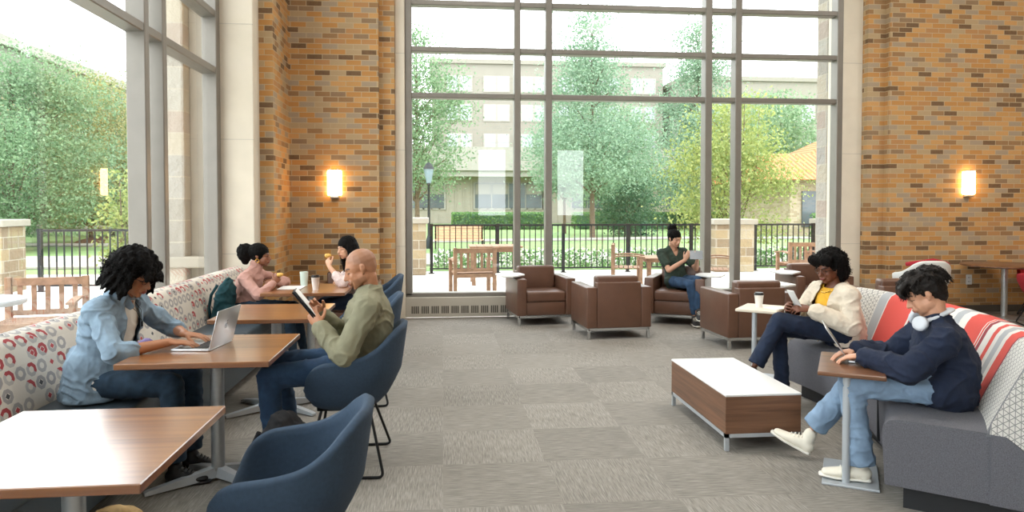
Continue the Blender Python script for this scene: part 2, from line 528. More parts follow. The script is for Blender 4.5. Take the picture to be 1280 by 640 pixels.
def wrinkle(amp=.006, f=9., seed=0., fine=.0015):
    def g(p):
        q = V((p.x*f+seed+p.z*2.5, p.y*f, p.z*f*1.25-p.x*2))
        w = noise.noise_vector(q*.5)*.9
        a = noise.noise(q+w)
        a2 = noise.noise(V((q.x*2.6+5, q.y*2.6, q.z*2.1))+w*1.5)
        r = max(0, 1-abs(a)*3.2); r2 = max(0, 1-abs(a2)*3.4)
        return amp*(.95*r*r-.3+.45*a)+amp*.22*(r2*r2-.3)
    return g
def fuzz(amp=.006, f=55.):
    def g(p): return amp*(noise.noise(p*f)+.6*noise.noise(p*f*2.1))
    return g

class Head:
    def __init__(s, C, f, u, k=1.):
        s.C = V(C); s.f = V(f).normalized(); u = V(u); s.u = (u-s.f*u.dot(s.f)).normalized(); s.r = s.f.cross(s.u).normalized(); s.k = k
    def p(s, x, y, z): return s.C+(s.r*x+s.f*y+s.u*z)*s.k
    def ax(s): return (s.r, s.f, s.u)
    def loc(s, co):
        d = co-np.array(s.C)[None]
        return np.stack([d@np.array(s.r), d@np.array(s.f), d@np.array(s.u)], 1)/s.k
    def add(s, b, female=False):
        k = s.k; A = s.ax(); e = lambda c, r: b.ell(s.p(*c), tuple(q*k for q in r), A)
        e((0, -.014, .036), (.074, .092, .080)); e((0, -.03, .01), (.068, .07, .07))
        e((0, .030, .018), (.064, .056, .062))
        e((0, .026, -.035), (.056 if female else .060, .055, .058))
        e((0, .048, -.078), (.036, .032, .024)); e((0, .064, -.092), (.020, .016, .014))
        e((.030, .040, -.066), (.026, .034, .026)); e((-.030, .040, -.066), (.026, .034, .026))
        e((.034, .058, -.026), (.026, .022, .028)); e((-.034, .058, -.026), (.026, .022, .028))
        e((0, .078, .024), (.046, .012, .010)); e((0, .082, -.055), (.028, .014, .020))
        e((0, .076, -.014), (.015, .022, .030))
        for q in (1, -1): e((.044*q, .008, -.046), (.021, .045, .034)); e((.040*q, .045, -.045), (.022, .028, .034))
        b.loft([s.p(0, .082, .016), s.p(0, .094, -.008), s.p(0, .105, -.028)], [.007*k, .009*k, .0115*k])
        e((.0105, .094, -.032), (.0075, .011, .007)); e((-.0105, .094, -.032), (.0075, .011, .007))
        e((0, .0925, -.0555), (.021, .0085, .0052)); e((0, .0905, -.066), (.018, .0085, .0062))
        for q in (1, -1):
            e((.030*q, .0715, .004), (.0145, .0105, .0085))
            b.loft([s.p(.072*q, -.004, -.024), s.p(.079*q, -.010, -.002), s.p(.078*q, -.012, .018)], [(.008*k, .010*k), (.010*k, .017*k), (.008*k, .013*k)], side=s.r)
    def colors(s, skin, lip, brow, beard=0., scalp=None, down=True):
        sk, lp, br = (np.array(lin(c)[:3]) for c in (skin, lip, brow))
        def g(co):
            n = len(co); out = np.tile(sk, (n, 1)); L = s.loc(co); x, y, z = np.abs(L[:, 0]), L[:, 1], L[:, 2]
            near = (x < .1) & (np.abs(y) < .14) & (np.abs(z) < .15)
            def put(m, c, a=1.): m = m & near; out[m] = out[m]*(1-a)+c*a
            if beard: put((y > -.01) & (z < -.045) & (z > -.13), br, beard*.8); put((y > .08) & (z > -.052) & (z < -.04) & (x < .03), br, beard)
            if scalp is not None: w_ = np.clip((z-.045+(.05-y).clip(0, .13)*.62)/.03, 0, 1)*np.clip((.085-y)/.03, 0, 1)*near*.6; out[:] = out*(1-w_[:, None])+np.array(lin(scalp)[:3])*w_[:, None]
            put((y > .05) & ((x-.0)**2/.022**2+(z+.0605)**2/.0115**2 < 1), lp, .85)
            put((y > .05) & (np.abs(x-.031) < .021) & (np.abs(z-.0235-.004*(1-((x-.031)/.02)**2)) < .0042), br, .85)
            if down: put((y > .045) & (((x-.031)/.017)**2+((z+.0005)/.0032)**2 < 1), br, .95)
            else:
                put((y > .045) & (((x-.031)/.0165)**2+((z-.004)/.0065)**2 < 1), np.array([.75, .72, .68]), 1)
                put((y > .045) & ((x-.031)**2+(z-.004)**2 < .0062**2), br*.3, 1)
                put((y > .045) & (((x-.031)/.018)**2+((z-.0105)/.0026)**2 < 1), br, .9)
            put((x > .018) & (x < .052) & (z < -.012) & (z > -.035) & (y > .04), np.array(lin(lip)[:3]), .12)
            return out
        return g

def hand(b, W, d, n, right, curl=(.35, .4, .3), thumb=(.6, .6, -.35), k=1., spread=.06, fr=.0082, tcurl=.25, lens=None):
    """W wrist, d towards the fingers, n out of the back of the hand. Palm, four fingers of different length, thumb from the palm's side."""
    W = V(W); d = V(d).normalized(); n = V(n); n = (n-d*n.dot(d)).normalized()
    s = n.cross(d) if right else d.cross(n)     # towards the thumb

    b.loft([W-d*.02*k, W+d*.018*k, W+d*.05*k, W+d*.086*k], [(.026*k, .019*k), (.031*k, .017*k), (.040*k, .0155*k), (.038*k, .0125*k)], side=s)
    L = [(.043, .026, .021), (.047, .030, .023), (.043, .028, .022), (.034, .021, .019)]
    for i in range(4):
        q = W+d*(.086-.004*abs(i-1.2))*k+s*(.0285-.0195*i)*k
        dd = (d+s*spread*(1.3-i)).normalized(); pts = [q-d*.02*k, q]; a = 0
        for j in range(3):
            a += curl[j]*(1+.06*i)
            v = dd*math.cos(a)-n*math.sin(a); pts.append(pts[-1]+v*L[i][j]*k)
        fk = .88 if i == 3 else 1
        b.loft(pts, [fr*1.1*k*fk, fr*1.08*k*fk, fr*k*fk, fr*.92*k*fk, fr*.8*k*fk], n=8)
    q = W+d*.024*k+s*.022*k
    t = (d*thumb[0]+s*thumb[1]+n*thumb[2]).normalized(); pts = [W+d*.008*k+s*.008*k, q]
    for j, l in enumerate((.036, .031, .025)):
        pts.append(pts[-1]+t*l*k); t = (t+d*tcurl-s*tcurl*.7).normalized()
    b.loft(pts, [.013*k, .0145*k, .011*k, .0098*k, .008*k], n=8)

def torso(b, P, g=0., lo=0, top=True, w=1.):
    side = P['side']; pel, ch, nk = P['pel'], P['ch'], P['neck']
    s = P.get('k', 1.)*w
    ws = lerp(pel, ch, .5)+P.get('bend', V((0, 0, 0)))
    cs = [pel-V((0, 0, .04)), lerp(pel, ws, .4), ws, lerp(ws, ch, .6), ch, lerp(ch, nk, .5), lerp(ch, nk, .8)]
    ab = [(.165, .120), (.160, .118), (P.get('waist', .142), P.get('belly', .112)), (.155, .118), (.165, P.get('bust', .122)), (.155, .098), (.10, .065)]
    b.loft(cs[lo:], [(a*s+g, c*s+g) for a, c in ab[lo:]], side=side, n=22)
    for q in ('L', 'R'):
        b.cap(lerp(nk, ch, .28), P['sh'+q], .052*s+g, .056*s+g)
        b.cap(lerp(ch, P['sh'+q], .25), P['sh'+q], .085*s+g, .055*s+g)
def arm(b, P, q, g=0., to=1., r=(.053, .043, .030), frm=0.):
    """sleeve or arm; to: 1 elbow .. 2 wrist"""
    s = P.get('k', 1.); S, L, W = P['sh'+q], P['el'+q], P['wr'+q]
    if to <= 1: b.cap(S, lerp(S, L, to), r[0]*s+g, lerp(r[0], r[1], to)*s+g); return
    t = to-1
    b.loft([S, lerp(S, L, .5), L], [r[0]*s+g, (r[0]+r[1])/2*s+g, r[1]*s+g])
    b.loft([L, lerp(L, W, t*.35), lerp(L, W, t)], [r[1]*s+g, r[1]*s*1.0+g, lerp(r[1], r[2], t)*s+g])
def leg(b, P, q, g=0., to=1., r=(.088, .060, .056, .040), flare=0.):
    s = P.get('k', 1.); H, K, A = P['hip'+q], P['kn'+q], P['an'+q]
    b.loft([H, lerp(H, K, .5), K], [r[0]*s+g, (r[0]*.55+r[1]*.45)*s+g, r[1]*s+g])
    b.loft([K, lerp(K, A, .35), lerp(K, A, to)], [r[1]*s+g*.9, r[2]*s+g, lerp(r[2], r[3], to)*s+g+flare])
def cuffs(P, t0=.985):
    def g(co):
        out = np.zeros(len(co), bool)
        for q in 'LR':
            K, A = np.array(P['kn'+q]), np.array(P['an'+q]); a = A-K; L2 = a@a
            t = ((co-K)@a)/L2; d = np.linalg.norm(co-(K+t[:, None]*a), axis=1)
            out |= (t > t0) & (d < .12)
        return out
    return g
def hips(b, P, g=0.):
    s = P.get('k', 1.)
    b.loft([P['hipL'], P['pel'], P['hipR']], [.095*s+g, .115*s+g, .095*s+g])
    b.loft([P['pel']-V((0, 0, .03)), lerp(P['pel'], P['ch'], .22)], [(.165*s+g, .12*s+g), (.155*s+g, .115*s+g)], side=P['side'], n=20)

def shoe(root, off, heel, toe, up, mat, sole='rubber_white', h=.095, w=.047, high=False, laces=True, lacemat='white_cotton'):
    """one shoe, upper plus sole: heel and toe are points on the sole"""
    heel, toe = V(heel), V(toe); d = (toe-heel).normalized(); up = V(up); up = (up-d*up.dot(d)).normalized(); s = d.cross(up); L = (toe-heel).length
    def q(t, z): return heel+d*(t*L)+up*z
    b = Blob()
    b.loft([q(.12, .045), q(.35, .042), q(.6, .034), q(.86, .028)], [(w*.82, .036), (w*.85, .036), (w*1.05, .027), (w*.82, .020)], side=s)
    b.loft([q(.15, .03), q(.2, h*.7), q(.2, h+(.03 if high else 0))], [(w*.80, .038), (w*.76, .038), (w*.76, .038)], side=s)
    b.loft([q(.25, h*.75), q(.62, .045)], [(w*.7, .025), (w*.75, .014)], side=s)
    o = b.build('shoe', mat, root, off, .006, 2)
    m = Blob(); m.loft([q(.04, .012), q(.3, .010), q(.65, .010), q(.95, .013)], [(w*.78, .013), (w*.85, .012), (w*1.12, .012), (w*.72, .011)], side=s)
    m.build('sole', sole, o, off, .005, 1)
    if laces:
        c = B()
        for i in range(4):
            t = .33+.075*i; z = h*.98-.012*i-(.004*i)
            pz = lerp(.098, .068, i/3)
            c.tube([q(t, pz-.014)+s*w*.6, q(t+.02, pz+.004), q(t, pz-.014)-s*w*.6], .0034, 5)
        c.build('laces', lacemat, o, True, off)
    return o
def person(loc, label, cat='person'):
    return empty('person', loc, 0, label, cat)
def mkP(**k):
    P = {a: (V(b) if isinstance(b, tuple) else b) for a, b in k.items()}
    P['side'] = (P['shR']-P['shL']).normalized() if 'side' not in P else P['side']
    return P
def body(root, off, P, H, cols, hands, female=False, voxel=.0045, legs=True, feet=False):
    b = Blob(); torso(b, P, -.012); hips(b, P, -.02)
    b.loft([P['neck']-V((0, 0, .03)), P['neck'], H.p(0, -.022, -.055), H.p(0, -.02, -.02)], [.056, .050 if female else .054, .048 if female else .053, .05])
    H.add(b, female)
    for q in 'LR':
        arm(b, P, q, -.002 if not female else -.006, 2)
        if legs: leg(b, P, q, -.016)
    for h in hands: hand(b, **h)
    return b.build('body', 'skin', root, off, voxel, 3, color=cols)
def glasses(root, off, H, mat='glasses_frame', r=.021):
    b = B()
    for q in (1, -1):
        pts = [H.p(.031*q+r*1.1*math.cos(a), .089, .003+r*.82*math.sin(a)) for a in [2*PI*i/14 for i in range(15)]]
        b.tube(pts, .0017, 5)
        b.tube([H.p(.031*q+r*1.1*q, .088, .006), H.p(.075*q, .06, .008), H.p(.081*q, -.01, .004)], .0017, 5)
    b.tube([H.p(.009, .090, .006), H.p(0, .094, .008), H.p(-.009, .090, .006)], .0016, 5)
    return b.build('glasses', mat, root, True, off)
def lockset(b, H, roots, seed=0):
    for (p0, p1, p2, r) in roots: b.loft([H.p(*p0), H.p(*p1), H.p(*p2)], [r*H.k, r*.9*H.k, r*.35*H.k], n=7)
def strands(root, off, paths, mat, r=.0022, name='hair_strands'):
    b = B()
    for p in paths: b.tube(p, r, 5, r*.35)
    return b.build(name, mat, root, 'full', off)
def ringlets(H, c, rad, n, ln, cond, seed=1, turns=2.2, cr=.008, hang=.6):
    rg = random.Random(seed); out = []
    for i in range(n):
        z = 1-2*(i+.5)/n; a = i*2.39996+rg.uniform(-.2, .2); q = math.sqrt(1-z*z); x, y = q*math.cos(a), q*math.sin(a)
        if not cond(x, y, z): continue
        d = V((x, y, z)); p0 = V((c[0]+x*rad[0], c[1]+y*rad[1], c[2]+z*rad[2]))
        L = ln*rg.uniform(.6, 1.3); t = (d*(1-hang)+V((rg.uniform(-.25, .25), rg.uniform(-.25, .25), -hang))).normalized()
        u = t.cross(V((.3, .9, .1))).normalized(); w = t.cross(u); ph = rg.uniform(0, 6.28); pts = []
        for k in range(13):
            s_ = k/12; th = ph+2*PI*turns*s_; rr = cr*(1-.3*s_)
            e = p0-d*.01+d*.012*min(1, s_*3)+t*L*s_+u*rr*math.cos(th)+w*rr*math.sin(th); pts.append(H.p(*e))
        out.append(pts)
    return out
def curls(b, H, c, rad, n, r, cond, jit=.12, seed=1):
    rg = random.Random(seed)
    for i in range(n):
        z = 1-2*(i+.5)/n; a = i*2.39996; q = math.sqrt(1-z*z)
        x, y = q*math.cos(a), q*math.sin(a)
        if not cond(x, y, z): continue
        f = 1+rg.uniform(-jit, jit*.4)
        rr = r*rg.uniform(.75, 1.25)
        b.ell(H.p(c[0]+x*rad[0]*f, c[1]+y*rad[1]*f, c[2]+z*rad[2]*f), (rr*.8, rr*.8, rr*1.25), H.ax(), n=8)
# ------------------------------------------------------------------ room shell
def struct(o): o['kind'] = 'structure'; return o
struct(B().box(-2.62, 11, -6, 9.72, -.2, 0).build('floor', 'carpet'))
struct(B().box(-2.9, 11.2, -6.2, 10.1, 6.2, 6.4).build('ceiling', 'ceiling_white'))
b = B()
b.box(-2.75, -1.975, 8.57, 9.45, 0, 6.2)            # brick pier beside the glazing
b.box(-1.975, -.83, 9.45, 10.1, 0, 6.2)             # panel with the lamp
b.box(-.83, -.63, 9.58, 10.1, 0, 6.2)
b.box(6.04, 6.30, 9.58, 10.1, 0, 6.2)
b.box(6.30, 11.2, 9.47, 10.1, 0, 6.2)
b.box(-.63, 6.04, 9.72, 10.1, 5.6, 6.2)
struct(b.build('wall_far', 'brick'))
b = B()
b.box(-2.62, -2.13, 8.3, 8.57, 0, 6.2, .012)
for z in (.9, 2.46, 4.02):
    pass
struct(b.build('trim_1', 'stone_smooth'))
struct(B().box(-.63, -.5, 9.66, 10.1, 0, 6.2, .01).build('trim_2', 'stone_smooth'))
struct(B().box(5.74, 6.04, 9.70, 10.1, 0, 6.2, .01).build('trim_3', 'stone_smooth'))
# joints of the stone facing
b = B()
for z in (.98, 2.28, 3.58): b.box(-2.622, -2.128, 8.297, 8.31, z, z+.006)
for z in (.98, 2.28, 3.58): b.box(5.738, 6.042, 9.697, 9.71, z, z+.006); b.box(-.632, -.498, 9.657, 9.67, z, z+.006)
struct(b.build('trim_4', 'heater_beige'))
struct(B().box(6.3, 11, 9.455, 9.47, 0, .10, .003).build('baseboard_far', 'heater_dark'))
struct(B().box(11, 11.2, -6.2, 10.1, 0, 6.2).build('wall_right', 'brick'))
# wall behind the camera with three tall windows
b = B()
for x0, x1 in ((-2.9, 1.3), (2.3, 4.2), (5.2, 11.2)): b.box(x0, x1, -6.2, -6, 0, 6.2)
for x0, x1 in ((1.3, 2.3), (4.2, 5.2)): b.box(x0, x1, -6.2, -6, 0, 1.2); b.box(x0, x1, -6.2, -6, 3.6, 6.2)
struct(b.build('wall_near', 'brick'))
# left wall: low sill wall under the glazing, head above
struct(B().box(-2.72, -2.5, -6, 8.3, 0, .42).box(-2.75, -2.5, -6, 8.3, 5.75, 6.2).build('wall_left', 'frame_grey'))

def bars(b, x0, x1, y0, y1, z0, z1): b.box(x0, x1, y0, y1, z0, z1, .008, 1)
# far window: mullions 0.08 wide and 0.16 deep
wf = struct(empty('window_1', (2.6, 9.75, 0)))
b = B(); oy = wf.location
MX = [(-.50, -.41), (.99, 1.075), (1.425, 1.515), (3.70, 3.80), (4.14, 4.235), (5.655, 5.745)]
for x0, x1 in MX: bars(b, x0, x1, 9.70, 9.88, .3, 5.6)
for z in (3.035, 3.66, 4.29, 4.92, 5.5): bars(b, -.5, 5.74, 9.715, 9.87, z-.035, z+.035)
bars(b, -.5, 5.74, 9.70, 9.88, .28, .34)
struct(b.build('window_frame', 'frame_grey', wf, off=oy))
b = B()
for (a0, a1), (c0, c1) in zip(MX, MX[1:]):
    zs = [.34, 3.035, 3.66, 4.29, 4.92, 5.5]
    for z0, z1 in zip(zs, zs[1:]): b.quad(V((a1, 9.82, z0)), V((c0, 9.82, z0)), V((c0, 9.82, z1)), V((a1, 9.82, z1)))
struct(b.build('window_glass', 'glass', wf, off=oy))
struct(B().box(-.5, 5.74, 9.70, 9.95, .22, .285, .005).build('window_sill', 'heater_beige', wf, off=oy))
# heater run under the far window
h = empty('baseboard_heater', (2.6, 9.70, 0), 0, 'long beige metal heater cover with grille under the tall far window', 'heater')
B().box(-.5, 5.74, 9.655, 9.70, 0.015, .285, .006).build('cover', 'heater_beige', h, off=(2.6, 9.70, 0))
b = B()
x = -.42
while x < 5.6:
    for k in range(4): b.box(x+.027*k, x+.027*k+.018, 9.652, 9.657, .065, .165)
    x += .135
b.build('grille', 'heater_dark', h, off=(2.6, 9.70, 0))
# left glazing
wl = struct(empty('window_2', (-2.55, 5, 0))); oy = wl.location
MY = [(-6.0, -5.9), (-3.6, -3.5), (-.9, -.8), (1.45, 1.55), (3.95, 4.05), (6.27, 6.36), (6.66, 6.75), (8.17, 8.3)]
b = B()
for y0, y1 in MY: bars(b, -2.65, -2.49, y0, y1, .42, 5.75)
for z in (3.035, 3.66, 4.29, 4.92, 5.7): bars(b, -2.665, -2.5, -6, 8.3, z-.04, z+.04)
bars(b, -2.68, -2.5, -6, 8.3, .42, .50)
struct(b.build('window_frame', 'frame_grey', wl, off=oy))
b = B()
zs = [.5, 3.035, 3.66, 4.29, 4.92, 5.7]
for (a0, a1), (c0, c1) in zip(MY, MY[1:]):
    tilt = -.047 if abs(a1-4.05) < .01 else 0
    for z0, z1 in zip(zs, zs[1:]): b.quad(V((-2.60-tilt, a1, z0)), V((-2.60+tilt, c0, z0)), V((-2.60+tilt, c0, z1)), V((-2.60-tilt, a1, z1)))
struct(b.build('window_glass', 'glass', wl, off=oy))

# wall lamps
def sconce():
    s = empty('wall_sconce', (0, 0, 0))
    B().box(-.06, .06, -.02, 0, -.17, .17, .004).build('backplate', 'brushed_steel', s)
    b = B()
    r = []
    for z in (-.165, -.15, .15, .165):
        q = .9 if abs(z) > .16 else 1
        r.append([V((.095*q*math.cos(a), -.02-.085*q*math.sin(a), z)) for a in [PI*i/12 for i in range(13)]])
    b.rings(r).build('lamp_shade', 'sconce_shade', s, True)
    b = B()
    for q in (-1, 1): B().prism([(q*.05-.007, -.112), (q*.05+.007, -.112), (q*.05+.007, 0), (q*.05-.007, 0)], .165, .18, .002).build('clip', 'brushed_steel', s)
    b.bm.free(); B().box(-.055, .055, -.07, 0, -.20, -.167, .008).build('cap', 'brushed_steel', s)
    return s
s = sconce(); s.location = (-1.40, 9.45, 1.83); tag(s, 'lit wall sconce on the narrow brick panel left of the tall window', 'wall lamp')
dup(s, (7.50, 9.47, 1.86), 0, 'lit wall sconce on the wide brick wall right of the tall window')
o = empty('power_outlet', (7.55, 9.465, .47), 0, 'white power outlet on the right-hand brick wall', 'outlet')
B().box(-.045, .045, -.008, 0, -.07, .07, .003).build('plate', 'plastic_white', o)
for z in (-.03, .03):
    for x in (-.01, .01): B().box(x-.002, x+.002, -.010, -.007, z-.01, z+.01).build('socket_slot', 'plastic_black', o)
# unseen area lights added under the ceiling to brighten the room
for i, (x, y) in enumerate(((0.5, 1.5), (4.5, 1.5), (8.5, 1.5), (0.5, 5.5), (4.5, 5.5), (8.5, 5.5))):
    L = bpy.data.lights.new('fill_light', 'AREA'); L.shape = 'RECTANGLE'; L.size = 1.6; L.size_y = 1.6; L.energy = FILL_W*(.22 if y < 3 else 1.35); L.color = (1, .96, .90)
    lo = bpy.data.objects.new('fill_light', L); COL.objects.link(lo); lo.location = (x, y, 6.15)

# ------------------------------------------------------------------ banquette on the left
bq = empty('banquette_sofa', (-1.9, 4.9, 0), 0, 'long wall banquette with printed beige back and slate blue seat', 'banquette'); off = bq.location
Y0, Y1 = 1.2, 8.2
prof = [(-2.13, .44), (-2.15, .55), (-2.19, .70), (-2.22, .80), (-2.25, .835), (-2.30, .85), (-2.36, .84), (-2.39, .80), (-2.39, .44)]
b = B(); N = 40
rs = [[V((x, Y0+(Y1-Y0)*i/N, z)) for x, z in prof] for i in range(N+1)]
b.rings(rs, closed=True); o = b.build('backrest', 'banquette_print', bq, True, off)
def uv_by(o, fn):
    me = o.data; uv = me.uv_layers.new(name='UVMap')
    for l in me.loops: uv.data[l.index].uv = fn(me.vertices[l.vertex_index].co+o.location)
ac = 0
def bq_uv(p):
    y = p.y+off.y; x = p.x+off.x
    return (y, p.z-(x+2.2)*.8)
uv_by(o, bq_uv)
b = B()
for a, c in ((1.2, 2.55), (2.56, 4.28), (4.29, 6.1), (6.11, 8.2)): b.box(-2.14, -1.64, a, c, .34, .455, .022, 3)
b.build('seat', 'slate_vinyl', bq, True, off)
B().box(-2.39, -1.66, Y0, Y1, .08, .345, .01).build('seat_box', 'slate_vinyl', bq, off=off)
B().box(-2.36, -1.76, Y0+.02, Y1-.02, 0, .085).build('plinth', 'base_black', bq, off=off)

# ------------------------------------------------------------------ wooden tables on the left
def cafe_table():
    t = empty('cafe_table')
    B().box(-.375, .375, -.395, .395, .708, .738, .003, 1).build('tabletop', 'table_wood', t)
    b = B(); b.lathe([(.036, .055), (.036, .70)], n=20); b.box(-.11, .11, -.11, .11, .695, .708, .002); b.build('column', 'brushed_steel', t, True)
    for k, (a, l) in enumerate(((35, .36), (145, .36), (215, .36), (325, .36))):
        a = math.radians(a); d = V((math.cos(a), math.sin(a), 0)); n = V((-d.y, d.x, 0)); b = B(); rs = []
        for q, w, z0, z1 in ((.02, .03, .02, .075), (l*.5, .026, .012, .052), (l, .022, .006, .028)):
            rs.append([d*q-n*w+V((0, 0, z0)), d*q+n*w+V((0, 0, z0)), d*q+n*w*.8+V((0, 0, z1)), d*q-n*w*.8+V((0, 0, z1))])
        rs.append([p+d*.02-V((0, 0, .008 if p.z > .02 else 0)) for p in rs[-1]])
        b.rings(rs).build('foot', 'silver_paint', t, True)
    return t
t = cafe_table(); t.location = (-1.225, 2.46, 0); tag(t, 'bare square wooden table nearest the camera, at the bottom left', 'table', 'wooden cafe tables')
dup(t, (-1.25, 4.05, 0), 0, 'wooden table holding the open silver laptop of the curly-haired woman')
dup(t, (-1.24, 5.42, 0), 0, 'empty wooden table just behind the open silver laptop')
dup(t, (-1.26, 6.92, 0), 0, 'farthest wooden table, with paper, tumbler and coffee cup on it')

# ------------------------------------------------------------------ blue tub chairs (front = -x)
def tub_chair(fab, name='tub_chair'):
    t = empty(name)
    def rim(a): return sum(rim0(a+math.radians(q)) for q in range(-12, 13, 3))/9
    def rim0(a):       # a = 0 at the back
        a = (a+PI) % (2*PI)-PI
        x = abs(a)/PI*180
        pts = [(0, .83), (28, .82), (46, .755), (66, .685), (88, .655), (112, .64), (128, .58), (140, .475), (180, .455)]
        for (p, h), (q, g) in zip(pts, pts[1:]):
            if x <= q: u = (x-p)/(q-p); u = u*u*(3-2*u); return h+(g-h)*u
        return .455
    def at(a, v, grow=0):
        top = rim(a); z = .36+(top-.36)*v
        zz = (z-.36)/.47
        r = .62+.38*min(1, (zz*2.2))**.6+.06*zz
        if v < .1: r *= .9+v
        ca, sa = math.cos(a), math.sin(a)
        ex = .8
        x = math.copysign(abs(ca)**ex, ca)*.285*r+(.05*zz if ca > 0 else 0)*ca
        y = math.copysign(abs(sa)**ex, sa)*.305*r
        k = 1+grow/.29
        return V((x*k, y*k, z))
    NA = 96; b = B()
    vs = (0, .05, .15, .3, .45, .6, .75, .88, .96, 1.0)
    outer = [[at(2*PI*i/NA-PI, v) for i in range(NA)] for v in vs]
    lip = [[at(2*PI*i/NA-PI, 1, -.017)+V((0, 0, .012)) for i in range(NA)]]
    inner = [[at(2*PI*i/NA-PI, v, -.035) if v > .2 else at(2*PI*i/NA-PI, .2, -.035) for i in range(NA)] for v in (1.0, .9, .7, .5, .3)]
    low = [[V((p.x*.95, p.y*.95, .42)) for p in inner[-1]]]
    b.rings([[V((p.x*.4, p.y*.4, .345)) for p in outer[0]]]+outer+lip+inner+low)
    b.build('shell', fab, t, 'full')
    b = B()
    def pad(k, z): return [V((.235*k*math.copysign(abs(math.cos(a))**.75, math.cos(a))-.005, .245*k*math.copysign(abs(math.sin(a))**.75, math.sin(a)), z)) for a in [2*PI*i/40 for i in range(40)]]
    b.rings([pad(.9, .40), pad(1, .43), pad(1, .455), pad(.96, .472), pad(.8, .482), pad(.4, .486)]).build('seat', fab, t, 'full')
    for q in (-1, 1):
        b = B(); b.tube(rnd_path([(-.13, q*.10, .375), (-.21, q*.265, .009), (.23, q*.285, .009), (.13, q*.10, .375)], .035), .0085, 8); b.build('leg', 'black_metal', t, True)
    b = B(); b.box(-.16, .16, -.13, .13, .345, .372, .006).build('mounting_plate', 'black_metal', t)
    return t
ch = tub_chair('blue_fabric'); ch.location = (-.585, 2.60, 0); ch.scale = (.95, .95, .965); ch.rotation_euler = (0, 0, math.radians(2)); tag(ch, 'blue upholstered tub chair nearest the camera, empty', 'chair', 'blue tub chairs beside the wooden tables')
dup(ch, (-.56, 4.24, 0), math.radians(0), 'blue tub chair the bald man is sitting in', scale=(1, 1, 1))
dup(ch, (-.66, 5.66, 0), math.radians(4), 'empty blue tub chair directly behind the bald man', scale=(1, 1, 1))
dup(ch, (-.74, 7.18, 0), math.radians(6), 'farthest blue tub chair, with the woman eating in it', scale=(1, 1, 1))

# ------------------------------------------------------------------ leather club chairs (front = -y)
def club_chair(tablet=0):
    t = empty('club_chair')
    B().box(-.26, .26, -.33, .30, .13, .30, .012, 2).build('seat_base', 'leather_brown', t, True)
    B().box(-.262, .262, -.345, .20, .30, .435, .03, 4).build('seat_cushion', 'leather_brown', t, True)
    for q in (-1, 1):
        b = B(); b.box(min(q*.262, q*.385), max(q*.262, q*.385), -.36, .36, .13, .60, .014, 3).build('armrest', 'leather_brown', t, True)
    B().box(-.262, .262, .235, .358, .13, .655, .012, 3).build('backrest', 'leather_brown', t, True)
    b = B(); b.box(-.255, .255, .12, .26, .40, .735, .03, 4, Matrix.Rotation(math.radians(-3), 4, 'X')).build('back_cushion', 'leather_brown', t, True)
    b = B()
    for y in (-.33, .33): b.box(-.36, .36, y-.014, y+.014, .10, .13)
    for x in (-.36, .36): b.box(x-.014, x+.014, -.344, .344, .10, .13)
    b.build('base_frame', 'chrome', t)
    for x in (-.355, .355):
        for y in (-.33, .33): B().box(x-.016, x+.016, y-.016, y+.016, 0, .10, .002).build('leg', 'chrome', t)
    if tablet:
        q = tablet
        b = B(); b.prism([(q*.24, -.16), (q*.44, -.38), (q*.58, -.33), (q*.60, .0), (q*.42, .10), (q*.26, .05)] if q > 0 else [(q*.26, .05), (q*.42, .10), (q*.60, .0), (q*.58, -.33), (q*.44, -.38), (q*.24, -.16)], .625, .648, .006).build('tablet_arm', 'white_laminate', t)
        B().cyl((q*.33, -.05, .59), (q*.33, -.05, .63), .03, 14).build('swivel', 'chrome', t, True)
    return t
G = 'brown leather club chairs'
c1 = club_chair(-1); c1.location = (1.28, 9.26, 0); c1.rotation_euler = (0, 0, math.radians(7)); tag(c1, 'brown leather armchair facing the camera by the window with a white tablet on its left', 'armchair', G)
c2 = club_chair(0); c2.location = (1.99, 8.26, 0); c2.rotation_euler = (0, 0, math.radians(180+4)); tag(c2, 'brown leather armchair seen from behind, nearest the middle of the window', 'armchair', G)
dup(c1, (3.12, 9.10, 0), math.radians(-28), 'brown leather armchair the woman in the dark green top sits in', scale=(-1, 1, 1))
dup(c1, (3.36, 7.54, 0), math.radians(183), 'brown leather armchair seen from behind, just left of the woman in the cardigan', scale=(1, 1, 1))
dup(c1, (5.05, 9.20, 0), math.radians(-4), 'brown leather armchair behind the woman in the cardigan with a white tablet on its left')
dup(c1, (5.05, 7.55, 0), math.radians(176), 'low brown leather armchair behind the striped sofa, in front of the right brick wall')
c3 = club_chair(0); c3.location = (-1.15, 8.62, 0); tag(c3, 'brown leather armchair against the brick wall behind the farthest wooden table', 'armchair', G)

# ------------------------------------------------------------------ coffee table
t = empty('coffee_table', (1.99, 4.715, 0), 0, 'low walnut coffee table with white top on a grey metal frame', 'coffee table')
B().box(-.245, .245, -.52, .52, .108, .340, .002, 1).build('table_box', 'walnut', t)
B().box(-.247, .247, -.522, .522, .340, .354, .003, 1).build('tabletop', 'white_laminate', t)
b = B()
for y in (-.505, .505): b.box(-.245, .245, y-.013, y+.013, .083, .108)
for x in (-.232, .232): b.box(x-.013, x+.013, -.518, .518, .083, .108)
b.build('base_frame', 'silver_paint', t)
for x in (-.232, .232):
    for y in (-.505, .505): B().box(x-.013, x+.013, y-.013, y+.013, 0, .083, .002).build('leg', 'silver_paint', t)

